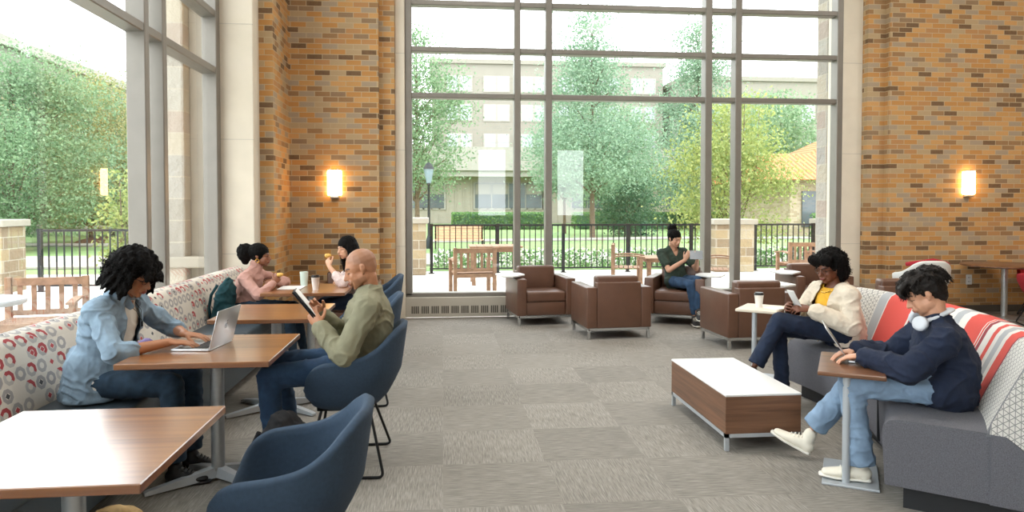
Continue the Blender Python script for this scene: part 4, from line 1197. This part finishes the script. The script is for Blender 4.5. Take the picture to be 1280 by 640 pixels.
curls(b, H, (0, -.032, .042), (.112, .122, .104), 330, .022, ok, .10, 13)
curls(b, H, (.0, -.055, -.035), (.112, .085, .065), 160, .022, lambda x, y, z: y < .35, .10, 14)
curls(b, H, (.045, .075, .088), (.05, .03, .028), 40, .018, lambda x, y, z: True, .1, 4); curls(b, H, (-.045, .07, .088), (.045, .03, .028), 40, .018, lambda x, y, z: True, .1, 5)
b.build('hair', 'hair_black', root, off, .0055, 1, disp=fuzz(.004, 70))
strands(root, off, ringlets(H, (0, -.032, .042), (.112, .122, .104), 420, .03, ok, 4, 2.2, .007, .3)+ringlets(H, (.0, -.055, -.035), (.112, .085, .065), 160, .03, lambda x, y, z: y < .35 and z < .2, 5, 2.2, .007, .3), 'hair_black', .003)
R = Matrix.Translation((2.615, 5.03, .835)) @ Matrix.Rotation(math.radians(-25), 4, 'Z') @ Matrix.Rotation(math.radians(-32), 4, 'Y')
t = empty('smartphone', (2.615, 5.03, .835), 0, 'white smartphone held by the woman in the cardigan', 'phone')
R = Matrix.Rotation(math.radians(14), 4, 'Z') @ Matrix.Rotation(math.radians(-32), 4, 'Y')
B().box(-.004, .004, -.036, .036, -.072, .072, .003, 2, R).build('phone_case', 'plastic_white', t, True)
B().box(.004, .005, -.033, .033, -.068, .068, 0, 2, R).build('screen', 'screen_dark', t)

# --- young man in navy sweater typing (faces the arc's centre)
F = V((-.866, .5, 0)); S = V((.5, .866, 0))      # forward, towards his right hand
hp = V((2.70, 3.53, 0)); off = V((2.70, 3.53, .457)); root = person(off, 'young man with wavy dark hair in navy sweater and light jeans, on the sofa')
def q(f, r, z): return hp+F*f+S*r+V((0, 0, z))
P = mkP(pel=q(0, 0, .56), ch=q(.04, 0, .79), neck=q(.055, 0, .905), shL=q(.035, -.185, .825), shR=q(.08, .185, .825), elL=q(.20, -.235, .665), wrL=q(.41, -.06, .695),
        elR=q(.26, .24, .655), wrR=q(.44, .09, .695), hipL=q(.02, -.095, .56), hipR=q(.02, .095, .56), knL=q(.465, -.115, .545), knR=q(.44, .13, .50), anL=q(.41, -.12, .10), anR=q(.66, .17, .20), bend=-F*.045, k=.97)
H = Head(q(.11, 0, 1.045), F*.86+S*-.02+V((0, 0, -.48)), F*.4+V((0, 0, 1)), .97)
body(root, off, P, H, H.colors('#cf9a7b', '#b0655a', '#2a1d17', .12), [dict(W=P['wrL'], d=F*.95+S*.25+V((0, 0, -.22)), n=F*.2+V((0, 0, 1)), right=False, curl=(.28, .4, .3), k=.97), dict(W=P['wrR'], d=F*.95-S*.25+V((0, 0, -.22)), n=F*.2+V((0, 0, 1)), right=True, curl=(.28, .4, .3), k=.97)])
b = Blob(); torso(b, P, .018, w=1.05); hips(b, P, .030)
b.loft([P['ch']-F*.05, lerp(P['ch'], P['pel'], .6)-F*.07], [(.17, .09), (.15, .10)], side=P['side'])
for k_ in 'LR': arm(b, P, k_, .022, 1.93, (.058, .050, .036)); b.cap(lerp(P['el'+k_], P['wr'+k_], .84), lerp(P['el'+k_], P['wr'+k_], .95), .044, .042)
nk2 = P['neck']
b.build('sweater', 'navy_knit', root, off, .0075, 3, disp=wrinkle(.013, 8, 11), cut=lambda co: (np.hypot(co[:, 0]-nk2.x, co[:, 1]-nk2.y) < .060) & (co[:, 2] > nk2.z-.02), thick=.005)
b = Blob(); hips(b, P, .0)
leg(b, P, 'L', .006, .99, (.09, .068, .062, .070)); leg(b, P, 'R', .006, .97, (.09, .068, .062, .068))
b.build('jeans', 'jeans_light', root, off, .0075, 3, disp=wrinkle(.009, 10, 12), cut=cuffs(P), thick=.004)
shoe(root, off, q(.36, -.12, .016), q(.63, -.13, .016), (0, 0, 1), 'shoe_white', h=.09, high=True)
shoe(root, off, q(.68, .175, .02), q(.91, .20, .125), F*-.4+V((0, 0, 1)), 'shoe_white', h=.09, high=True)
b = Blob(); b.ell(H.p(0, -.028, .052), (.084, .100, .085), H.ax(), 20); b.ell(H.p(0, -.055, .015), (.078, .066, .075), H.ax()); b.ell(H.p(0, -.066, -.03), (.060, .040, .045), H.ax())
rg = random.Random(2); SP = []
for i in range(260):
    a = rg.uniform(-PI, PI); e = rg.uniform(.05, 1.35)
    x, y, z = .088*math.sin(a)*math.cos(e), -.028-.102*math.cos(a)*math.cos(e), .045+.090*math.sin(e)
    if y > .04 and z < .06: continue
    fx, fy = rg.uniform(-.012, .012), .03 if y > -.03 else -.012
    L = rg.uniform(.7, 1.3)
    if z < .075 and abs(x) > .05 and y > -.07: continue
    b.loft([H.p(x, y, z), H.p(x*1.06+fx, y*1.04+fy*.6*L, z+.012*L), H.p(x*1.10+fx*2, y*1.07+fy*1.2*L, z-.004*L)], [.010, .009, .004], n=6)
    for j in range(5):
        g_ = lambda s: rg.uniform(-s, s)
        dn = .018 if z < .09 else 0
        SP.append([H.p(x*1.01+g_(.012), y*1.0+g_(.012), z+.002), H.p(x*1.05+fx+g_(.01), y*1.03+fy*.4*L+g_(.01), z+.012*L+g_(.006)), H.p(x*1.07+fx*1.6+g_(.014), y*1.04+fy*.9*L+g_(.014), z+.006*L+g_(.01)-dn), H.p(x*1.05+fx*2+g_(.018), y*1.03+fy*1.2*L+g_(.016), z-.016*L+g_(.01)-dn*2)])
for i in range(34):    # fringe over the forehead
    x = -.075+.15*i/33; L = rg.uniform(.8, 1.25)
    b.loft([H.p(x*.9, .045, .105), H.p(x, .085+.01*L, .085), H.p(x+rg.uniform(-.015, .015), .105+.008*L, .055), H.p(x+rg.uniform(-.02, .02), .100, .055-.025*L)], [.013, .014, .012, .005], n=6)
for q_ in (1, -1):
    for i in range(8): b.loft([H.p(.070*q_, .045-.016*i, .07), H.p(.080*q_, .045-.016*i, .045), H.p(.079*q_, .038-.014*i, .024-.009*max(0, i-3))], [.012, .010, .005], n=6)
for i in range(90):
    x = rg.uniform(-.075, .075); SP.append([H.p(x*.9, .06, .115), H.p(x, .098, .095), H.p(x+rg.uniform(-.015, .015), .118, .062), H.p(x+rg.uniform(-.025, .025), .112, .036+rg.uniform(-.01, .012))])
b.build('hair', 'hair_brown', root, off, .0052, 1, disp=fuzz(.003, 80))
strands(root, off, SP, 'hair_brown', .0028)
t = empty('headphones', tuple(P['neck']), 0, 'pale grey headphones hanging around the neck of the man in navy', 'headphones'); ho = V(P['neck'])
b = Blob(); pts = []
for i in range(15):
    a = PI*(.06+.88*i/14); pts.append(P['neck']+S*(.090*math.cos(a))-F*(.16*math.sin(a)-.09)+V((0, 0, -.01+.075*math.sin(a))))
b.loft(pts, [(.010, .020)]*15, side=(0, 0, 1)); b.build('headband', 'headphone_grey', t, ho, .005, 2)
for s_ in (1, -1):
    c0 = P['neck']+S*(.112*s_)+F*.085+V((0, 0, -.005)); b = Blob(); ax = (F*.9*1+V((0, 0, -.35))).normalized()
    n_ = (F*.5+S*s_*.9+V((0, 0, .2))).normalized()
    b.loft([c0-n_*.018, c0-n_*.014, c0+n_*.010, c0+n_*.016], [.030, .040, .040, .030], n=24, dome=False); b.build('ear_cup', 'headphone_grey', t, ho, .005, 2)
# ------------------------------------------------------------------ outside
ZP = .05
struct(B().box(-11, 22, 9.95, 16.1, -.1, ZP).build('patio', 'paving'))
struct(B().box(-11, -2.75, -8, 9.95, -.2, .0).build('patio', 'paving'))
struct(B().box(-70, 130, 16.1, 150, -.2, .04).box(-70, -11, -12, 16.1, -.2, .04).build('lawn', 'lawn'))
struct(B().box(-40, 60, 17.6, 21.5, .05, .10).build('path', 'concrete_pale'))
b = Blob
struct(B().prism([(-40, 30), (-10, 27), (10, 31), (40, 29), (40, 30.6), (10, 32.6), (-10, 28.6), (-40, 31.6)], .05, .10).build('path', 'concrete_pale'))
# stone corner masses of the building itself
struct(B().box(-3.72, -3.17, 9.1, 10.2, 0, 7, .03).build('wall_outer', 'stone_rough'))
struct(B().box(-3.17, -2.72, 9.3, 10.2, 0, 7, .01).box(-3.76, -2.72, 9.06, 10.2, .76, .90, .02).build('trim_5', 'stone_outside'))
struct(B().box(5.74, 6.9, 10.1, 10.42, 0, 7, .02).build('wall_outer', 'stone_rough'))

def fence(x0, x1, y, posts, n, label):
    t = empty('fence', ((x0+x1)/2, y, ZP), 0, label, 'fence'); off = t.location
    b = B(); b.box(x0, x1, y-.022, y+.022, 1.09, 1.13).box(x0, x1, y-.015, y+.015, .14, .17); b.build('rail', 'fence_black', t, off=off)
    for x in posts: B().box(x-.033, x+.033, y-.033, y+.033, ZP, 1.14).box(x-.06, x+.06, y-.06, y+.06, ZP, ZP+.015).build('post', 'fence_black', t, off=off)
    for i in range(n):
        x = x0+(x1-x0)*(i+.5)/n
        B().box(x-.010, x+.010, y-.010, y+.010, .16, 1.10).build('baluster', 'fence_black', t, off=off)
fence(-.28, 6.05, 15.6, (-.24, 1.22, 2.69, 4.16, 5.64), 50, 'long black metal railing across the middle of the far window')
fence(7.1, 8.65, 15.6, (7.15, 8.55), 12, 'short black metal railing between the two right stone piers')
fence(-6.95, -4.3, 12.9, (-6.9, -5.05), 21, 'black metal railing outside the left window')
def pier(x0, x1, y, d, zt, label):
    t = empty('stone_pier', ((x0+x1)/2, y+d/2, ZP), 0, label, 'pier'); off = t.location
    B().box(x0, x1, y, y+d, ZP, zt-.12, .015).build('shaft', 'stone_pier', t, off=off)
    B().box(x0-.06, x1+.06, y-.06, y+d+.06, zt-.12, zt, .015).build('cap', 'stone_outside', t, off=off)
pier(-1.2, -.36, 15.2, .7, 1.28, 'stone pier with pale cap at the left edge of the far window')
pier(6.1, 7.0, 15.3, .6, 1.24, 'stone pier with pale cap behind the seated woman in dark green')
pier(8.7, 9.9, 15.3, .6, 1.24, 'stone pier with pale cap at the right side of the far window')
pier(-8.9, -7.35, 12.6, .7, 1.30, 'stone pier with pale cap outside the left window')

def teak_chair(loc, rz, label, wide=.60):
    t = empty('patio_chair', loc, rz, label, 'patio chair'); w = wide/2; t.scale = (1, 1, .90)
    for x in (-w, w):
        B().box(x-.03, x+.03, .22, .28, 0, .88, .004).build('rear_leg', 'teak', t)
        B().box(x-.03, x+.03, -.28, -.22, 0, .62, .004).build('front_leg', 'teak', t)
        b = B(); b.rings([[V((x+sx*.04, y, .62+zz+.03*math.sin(PI*(y+.3)/.55))) for sx, zz in ((-1, 0), (1, 0), (1, .025), (-1, .025))] for y in (-.32, -.2, -.08, .05, .16, .24)]).build('armrest', 'teak', t)
    b = B()
    for k in range(6): b.box(-w, w, -.27+.085*k, -.20+.085*k, .40, .42)
    b.box(-w, w, -.26, -.23, .33, .40).box(-w, w, .23, .26, .33, .40); b.build('seat', 'teak', t)
    b = B(); b.box(-w+.03, w-.03, .235, .27, .78, .87, .004).box(-w+.03, w-.03, .235, .27, .44, .50)
    for k in range(5): x = -w+.10+(2*w-.20)*k/4; b.box(x-.022, x+.022, .245, .262, .48, .80)
    b.build('backrest', 'teak', t); return t
teak_chair((.50, 11.9, ZP), math.radians(188), 'teak patio armchair seen from behind, at the left of the far window', .66)
teak_chair((3.35, 12.6, ZP), math.radians(75), 'teak patio armchair seen from the side, behind the middle leather armchairs', .56)
teak_chair((4.85, 12.0, ZP), math.radians(250), 'teak patio armchair just behind the woman in dark green', .56)
teak_chair((6.95, 13.2, ZP), math.radians(180), 'teak patio armchair seen from behind at the right of the far window', .62)
teak_chair((-4.05, 7.55, 0), math.radians(12), 'brown teak patio armchair outside the left window', .70)
def teak_table(loc, w, label, sz=1):
    t = empty('patio_table', loc, 0, label, 'patio table'); t.scale = (1, 1, sz)
    b = B()
    for k in range(7): b.box(-w+2*w*k/7+.004, -w+2*w*(k+1)/7-.004, -.42, .42, .70, .73)
    b.build('tabletop', 'teak', t); B().box(-w+.05, w-.05, -.36, .36, .62, .70).build('apron', 'teak', t)
    for x in (-w+.08, w-.08):
        for y in (-.34, .34): B().box(x-.035, x+.035, y-.035, y+.035, 0, .66).build('leg', 'teak', t)
teak_table((1.0, 13.5, ZP), .50, 'teak patio table beyond the left patio armchair')
teak_table((4.2, 13.0, ZP), .50, 'low teak patio table behind the woman in dark green', .72)
t = empty('patio_table', (-4.05, 6.50, 0), 0, 'round grey patio table outside the left window', 'patio table')
B().lathe([(.40, .67), (.41, .70), (.40, .715), (.0001, .715)], n=48).build('tabletop', 'patio_table_top', t, True)
B().lathe([(.05, .02), (.05, .67)], n=16).build('column', 'patio_table_top', t, True)
B().lathe([(.28, 0), (.28, .02), (.0001, .03)], n=32).build('base', 'patio_table_top', t, True)

def lamp_post(x, y, h, label):
    t = empty('street_lamp', (x, y, .08), 0, label, 'street lamp')
    B().lathe([(.13, 0), (.13, .25), (.08, .35), (.05, .45), (.04, h-.8), (.07, h-.75), (.06, h-.7)], n=14).build('post', 'lamp_post_dark', t, True)
    B().lathe([(.08, h-.70), (.17, h-.25), (.17, h-.22)], n=12).build('lantern', 'lantern_glass', t, True)
    B().lathe([(.20, h-.22), (.18, h-.18), (.09, h-.04), (.03, h), (.0001, h+.03)], n=12).build('lantern_cap', 'lamp_post_dark', t, True)
lamp_post(-.46, 24.4, 2.95, 'dark lantern lamp post at the left side of the far window')
lamp_post(-17.1, 30, 3.1, 'dark lantern lamp post seen through the left window')

def bench(x, y, label):
    t = empty('garden_bench', (x, y, .04), 0, label, 'bench'); t.scale = (.62, 1, .85)
    b = B()
    for k in range(5): b.box(-1.3, 1.3, .18, .22, .45+.11*k, .54+.11*k)
    b.build('backrest', 'bench_wood', t)
    b = B()
    for k in range(4): b.box(-1.3, 1.3, -.25+.11*k, -.16+.11*k, .42, .45)
    b.build('seat', 'bench_wood', t)
    for q in (-1.25, 1.25): B().box(q-.04, q+.04, -.28, .26, 0, .44).box(q-.04, q+.04, .18, .25, .4, 1.02).build('leg', 'fence_black', t)
bench(.55, 23.5, 'garden bench on the lawn behind the railing')

# buildings
def building(name, x0, x1, y0, y1, z1, mat, label, wins, wmat='window_pale', sills=True):
    t = empty(name, ((x0+x1)/2, y0, 0), 0, label, 'building'); off = t.location
    B().box(x0, x1, y0, y1, 0, z1).build('wall', mat, t, off=off)
    B().box(x0-.3, x1+.3, y0-.3, y1, z1, z1+.5).build('parapet', mat, t, off=off)
    for (a, c, d, e) in wins:
        f = B().box(a-.12, c+.12, y0-.08, y0+.01, d-.15, e+.10).build('window', 'concrete_pale', t, off=off)
        g = B()
        n = max(1, round((c-a)/1.3))
        for k in range(n): g.box(a+(c-a)*k/n+.05, a+(c-a)*(k+1)/n-.05, y0-.10, y0-.07, d, (d+e)/2-.03).box(a+(c-a)*k/n+.05, a+(c-a)*(k+1)/n-.05, y0-.10, y0-.07, (d+e)/2+.03, e)
        g.build('pane', wmat, f, off=off)
    return t
W = []
for k in range(6):
    for z0, z1 in ((8.2, 10.2), (11.9, 13.7), (15.4, 17.1)):
        x = .55+4.5*k; W += [(x, x+1.35, z0, z1), (x+1.6, x+2.95, z0, z1)]
building('dormitory_block', -1.2, 27, 85, 100, 18.6, 'building_pale', 'tall pale brick block with paired white windows far beyond the trees', W)
W = []
for k in range(7):
    for z0, z1 in ((11.5, 13.6), (7.3, 9.3)):
        x = 31+5.6*k; W += [(x, x+1.6, z0, z1), (x+2, x+3.6, z0, z1)]
building('classroom_block', 28, 72, 80, 95, 16.2, 'building_pale', 'pale flat-roofed block far away at the right of the far window', W)
lw = empty('low_wing', (6, 62, 0), 0, 'low concrete wing with overhanging fascia and dark strip windows', 'building'); off = lw.location
B().box(-14, 26, 62, 75, 0, 5).build('wall', 'building_panel', lw, off=off)
B().box(-16, 28, 60, 76, 4.6, 6.6).box(-16, 28, 60.3, 76, 4.1, 4.6).build('roof_fascia', 'concrete_pale', lw, off=off)
for a, c in ((-9.5, 0.2), (2.8, 8.8), (11.4, 17.2), (20, 25)):
    f = B().box(a-.1, c+.1, 61.9, 62.02, 1.25, 3.65).build('window', 'concrete_pale', lw, off=off)
    g = B(); n = 4
    for k in range(n): g.box(a+(c-a)*k/n+.05, a+(c-a)*(k+1)/n-.05, 61.85, 61.92, 1.4, 3.55)
    g.build('pane', 'window_dark', f, off=off)
    g = B(); [g.box(a+(c-a)*k/n+.08, a+(c-a)*(k+1)/n-.08, 61.82, 61.86, 2.6, 3.5) for k in (0, 1, 3)]; g.build('window_blind', 'building_pale', f, off=off)
b = B()
x = -13.6
while x < 26: b.box(x, x+.12, 61.9, 62.01, .1, 4.1); x += .7
b.build('wall_rib', 'building_panel', lw, off=off)
# tiled pavilion
tp = empty('tiled_pavilion', (19, 34, 0), 0, 'small stone pavilion with orange clay tile roof', 'building'); off = tp.location
B().box(17.4, 30, 34, 42, 0, 2.9).build('wall', 'brick_tan', tp, off=off)
b = B(); b.rings([[V((16.0, 33, 2.85)), V((32, 33, 2.85)), V((32, 43, 2.85)), V((16.0, 43, 2.85))], [V((17.6, 36.2, 4.35)), V((30, 36.2, 4.35)), V((30, 40, 4.35)), V((17.6, 40, 4.35))]]).build('roof', 'clay_tiles', tp, off=off)
b = B(); b.rings([[V((19.6, 36.4, 4.30)), V((30, 36.4, 4.30)), V((30, 40, 4.30)), V((19.6, 40, 4.30))], [V((21.6, 38, 5.4)), V((28, 38, 5.4)), V((28, 38.5, 5.4)), V((21.6, 38.5, 5.4))]]).build('upper_roof', 'clay_tiles', tp, off=off)
for x in (18.0, 20.6): f = B().box(x, x+.9, 33.9, 34.02, .5, 2.3).build('window', 'window_dark', tp, off=off)
lh = empty('long_hall', (-22, 40, 0), 0, 'long pale building behind the trees in the left window', 'building'); off = lh.location
B().box(-34, -22, 12, 62, 0, 9.6).build('wall', 'building_pale', lh, off=off)
B().box(-34, -21.7, 11.7, 62.3, 9.6, 10.1).build('parapet', 'concrete_pale', lh, off=off)
for k in range(9):
    for z in (2.0, 5.8):
        f = B().box(-22.02, -21.9, 15+5*k, 16.8+5*k, z, z+1.9).build('window', 'concrete_pale', lh, off=off); B().box(-21.92, -21.86, 15.12+5*k, 16.68+5*k, z+.1, z+1.8).build('pane', 'window_pale', f, off=off)

# trees: crown of leaf cards gathered in clumps along real branches
def tree(name, x, y, h, r, z0, mat, label, n=9000, ls=.14, shape='round', stems=1, cat='tree', group=None, seed=0):
    rg = np.random.RandomState(seed+int(abs(x)*31+y*7)); rd = random.Random(seed+int(abs(x)*13+y))
    t = empty(name, (x, y, .05), 0, label, cat, group)
    nc = int(46+r*14); cl = []
    while len(cl) < nc:
        u, v, w = rg.uniform(-1, 1, 3)
        if u*u+v*v > 1: continue
        z = z0+(h-z0)*(w+1)/2; q = (z-z0)/(h-z0)
        rr = (math.sin(PI*min(1, q*.93+.09))**.6) if shape == 'round' else (1-q*.90)*min(1, q*6+.45) if shape == 'cone' else 1-abs(q-.4)*.9
        if rg.rand() > rr**1.5+.1: continue
        cl.append((u*r*rr, v*r*rr, z))
    cl = np.array(cl)
    b = B(); tr = max(.05, h*.014)
    for s_ in range(stems):
        a = 2*PI*s_/stems; lean = 0 if stems == 1 else r*.45
        b.tube([(0.05*math.cos(a)*stems/2, .05*math.sin(a)*stems/2, 0), (lean*.3*math.cos(a), lean*.3*math.sin(a), z0*.8+.2), (lean*math.cos(a), lean*math.sin(a), (z0+h)*.5), (lean*1.1*math.cos(a), lean*1.1*math.sin(a), h*.93)], tr/math.sqrt(stems), 7, tr*.15)
    for c in cl[:min(34, nc)]:
        zb = max(z0*.85, c[2]-math.hypot(c[0], c[1])*.8-.2); b.tube([(0, 0, zb), (c[0]*.5, c[1]*.5, (zb+c[2])/2+.1), tuple(c)], tr*.34, 5, tr*.08)
    b.build('trunk', 'bark', t, True)
    ci = rg.randint(0, nc, n); sp = r*.20+.05
    P_ = cl[ci]+rg.normal(0, 1, (n, 3))*np.array([sp, sp, sp*.6]); P_[:, 2] = np.clip(P_[:, 2], z0*.7, h*1.03)
    a = rg.normal(0, 1, (n, 3)); a /= np.linalg.norm(a, axis=1)[:, None]; c = np.cross(a, rg.normal(0, 1, (n, 3))); c /= np.linalg.norm(c, axis=1)[:, None]
    s_ = ls*rg.uniform(.6, 1.25, (n, 1))
    vs = np.stack([P_-a*s_*.5, P_+c*s_*.28, P_+a*s_*.5, P_-c*s_*.28], 1).reshape(-1, 3)
    me = bpy.data.meshes.new('foliage'); me.vertices.add(4*n); me.vertices.foreach_set('co', vs.astype('f').ravel())
    me.loops.add(4*n); me.loops.foreach_set('vertex_index', np.arange(4*n, dtype='i')); me.polygons.add(n)
    me.polygons.foreach_set('loop_start', np.arange(0, 4*n, 4, dtype='i')); me.update(calc_edges=True)
    link('foliage', me, mat, t); return t
tree('shade_tree', -.95, 27, 8.2, 1.9, 1.9, 'leaf_green', 'green tree behind the lamp post at the left side of the far window', 19000, .12)
tree('shade_tree', 6.85, 32, 10.3, 3.0, 2.4, 'leaf_soft', 'large airy tree in the centre of the far window', 34000, .13, 'cone')
tree('slender_tree', 6.6, 38, 7.0, 1.7, 2.0, 'leaf_soft', 'small forked tree left of the big central tree', 7000, .17)
tree('shade_tree', 16.3, 44, 13.0, 3.6, 2.0, 'leaf_soft', 'tall grey-green tree behind the yellow-green one', 30000, .18, 'cone')
tree('young_maple', 7.9, 18.7, 4.5, 1.55, .7, 'leaf_yellow', 'yellow-green young maple right of the centre of the far window', 15000, .10, 'diamond', 4)
tree('shade_tree', 25.0, 52, 9.8, 4.4, 3.2, 'leaf_green', 'rounded green tree above the clay tile roof', 14000, .26)
tree('evergreen_shrub', 9.4, 35, 3.2, 1.5, .1, 'leaf_dark', 'dark evergreen shrub right of the central trunk', 6000, .15)
tree('shade_tree', 11.9, 50, 9.5, 3.6, 1.2, 'leaf_green', 'green tree standing behind the central tree, to its right', 13000, .24)
tree('shade_tree', -14.2, 25, 6.7, 3.0, .7, 'leaf_green', 'large green tree at the left edge of the left window', 42000, .11)
tree('shade_tree', -14.6, 31, 7.1, 3.0, .8, 'leaf_autumn', 'tree with yellowing leaves beside the left window mullion', 34000, .125)
tree('shade_tree', -16.6, 37.5, 7.0, 2.6, .8, 'leaf_green', 'green tree between the two big trees in the left window', 24000, .14)
tree('evergreen_shrub', -12.6, 36, 3.6, 2.4, .1, 'leaf_dark', 'dark shrub at the back of the lawn, nearest the mullion in the left window', 9000, .17)
tree('evergreen_shrub', -17.2, 44, 3.4, 2.4, .1, 'leaf_dark', 'dark shrub at the back of the lawn, middle of the left window', 9000, .17)
tree('evergreen_shrub', -17.2, 25.5, 3.2, 1.8, .1, 'leaf_dark', 'dark shrub at the back of the lawn, left side of the left window', 8000, .17)
tree('garden_shrub', -5.9, 14.2, 2.1, .55, .15, 'leaf_yellow', 'small yellow-green shrub behind the left railing', 2200, .10, 'diamond', 3, 'shrub')
tree('shade_tree', -9.5, 42, 9.0, 3.2, 1.2, 'leaf_green', 'green tree far behind, hidden by the left window mullions', 9000, .22)
m_ = B().lathe([(1.5, 0), (1.2, .2), (.7, .34), (.0001, .4)], n=30).build('mulch_mound', 'mulch', None, True); m_.location = (-13.6, 30, .04); m_.scale = (.75, .75, .7); tag(m_, 'brown mulch mound on the lawn seen through the left window', 'mulch')

def hedge(x0, x1, y, d, z1, label, n=14000, ls=.16):
    t = empty('hedge', ((x0+x1)/2, y, .08), 0, label, 'hedge'); off = t.location
    B().box(x0+.1, x1-.1, y-d/2+.1, y+d/2-.1, .08, z1-.1, .1).build('hedge_core', 'leaf_dark', t, off=off)
    rg = np.random.RandomState(int(abs(x0)*3+y)); P_ = np.stack([rg.uniform(x0, x1, n), rg.uniform(y-d/2, y+d/2, n), rg.uniform(.08, z1, n)], 1)-np.array(off)
    a = rg.normal(0, 1, (n, 3)); a /= np.linalg.norm(a, axis=1)[:, None]; c = np.cross(a, rg.normal(0, 1, (n, 3))); c /= np.linalg.norm(c, axis=1)[:, None]
    vs = np.stack([P_-a*ls*.5, P_+c*ls*.3, P_+a*ls*.5, P_-c*ls*.3], 1).reshape(-1, 3)
    me = bpy.data.meshes.new('foliage'); me.vertices.add(4*n); me.vertices.foreach_set('co', vs.astype('f').ravel()); me.loops.add(4*n); me.loops.foreach_set('vertex_index', np.arange(4*n, dtype='i'))
    me.polygons.add(n); me.polygons.foreach_set('loop_start', np.arange(0, 4*n, 4, dtype='i')); me.update(calc_edges=True); link('foliage', me, 'leaf_hedge', t)
hedge(.6, 6.9, 46, 1.6, 1.15, 'long clipped hedge in front of the low wing, left part')
hedge(8.6, 19, 46, 1.6, 1.15, 'long clipped hedge in front of the low wing, right part', 18000)
hedge(17.2, 22, 31, 1.4, 1.2, 'clipped hedge in front of the tiled pavilion', 9000)
def ground_plants(name, x0, x1, y0, y1, n, h, mat, label):
    rg = np.random.RandomState(n); P_ = np.stack([rg.uniform(x0, x1, n), rg.uniform(y0, y1, n), rg.uniform(.08, .08+h, n)], 1); ls = .09
    a = rg.normal(0, 1, (n, 3)); a /= np.linalg.norm(a, axis=1)[:, None]; c = np.cross(a, rg.normal(0, 1, (n, 3))); c /= np.linalg.norm(c, axis=1)[:, None]
    vs = np.stack([P_-a*ls*.5, P_+c*ls*.3, P_+a*ls*.5, P_-c*ls*.3], 1).reshape(-1, 3)
    me = bpy.data.meshes.new(name); me.vertices.add(4*n); me.vertices.foreach_set('co', vs.astype('f').ravel()); me.loops.add(4*n); me.loops.foreach_set('vertex_index', np.arange(4*n, dtype='i'))
    me.polygons.add(n); me.polygons.foreach_set('loop_start', np.arange(0, 4*n, 4, dtype='i')); me.update(calc_edges=True); o = link(name, me, mat); tag(o, label, 'plants', kind='stuff')
ground_plants('bedding_plants', -.2, 9.2, 16.3, 17.5, 4200, .38, 'leaf_hedge', 'low leafy plants in the bed behind the far railing')
ground_plants('flowers', -.2, 9.2, 16.3, 17.5, 1500, .42, 'flower_white', 'small white flowers in the bed behind the far railing')

# ------------------------------------------------------------------ camera, daylight, view
w = bpy.data.worlds.new('World'); SC.world = w; w.use_nodes = True
bg = w.node_tree.nodes['Background']; bg.inputs[0].default_value = (.93, .97, 1, 1); bg.inputs[1].default_value = SKY
if SUN:
    L = bpy.data.lights.new('sun', 'SUN'); L.energy = SUN; L.angle = math.radians(30); L.color = (1, .96, .9)
    lo = bpy.data.objects.new('sun', L); COL.objects.link(lo); lo.rotation_euler = (math.radians(50), 0, math.radians(-60)); lo.location = (-20, -5, 30)
cam = bpy.data.cameras.new('camera'); co = bpy.data.objects.new('camera', cam); COL.objects.link(co)
co.location = (0, 0, 1.52); co.rotation_euler = (math.radians(90-1.6), 0, math.radians(-5.63))
cam.sensor_width = 36; cam.lens = 36*883/1280; cam.shift_y = -37/1280; cam.clip_end = 500; cam.clip_start = .05
SC.camera = co
vs = SC.view_settings; vs.view_transform = 'Standard'; vs.look = 'None'; vs.gamma = 1; vs.exposure = EXPO; vs.use_curve_mapping = False
cy = SC.cycles; cy.use_denoising = True; cy.max_bounces = 10; cy.diffuse_bounces = 5; cy.transparent_max_bounces = 16; cy.sample_clamp_indirect = 6; cy.caustics_reflective = False; cy.caustics_refractive = False
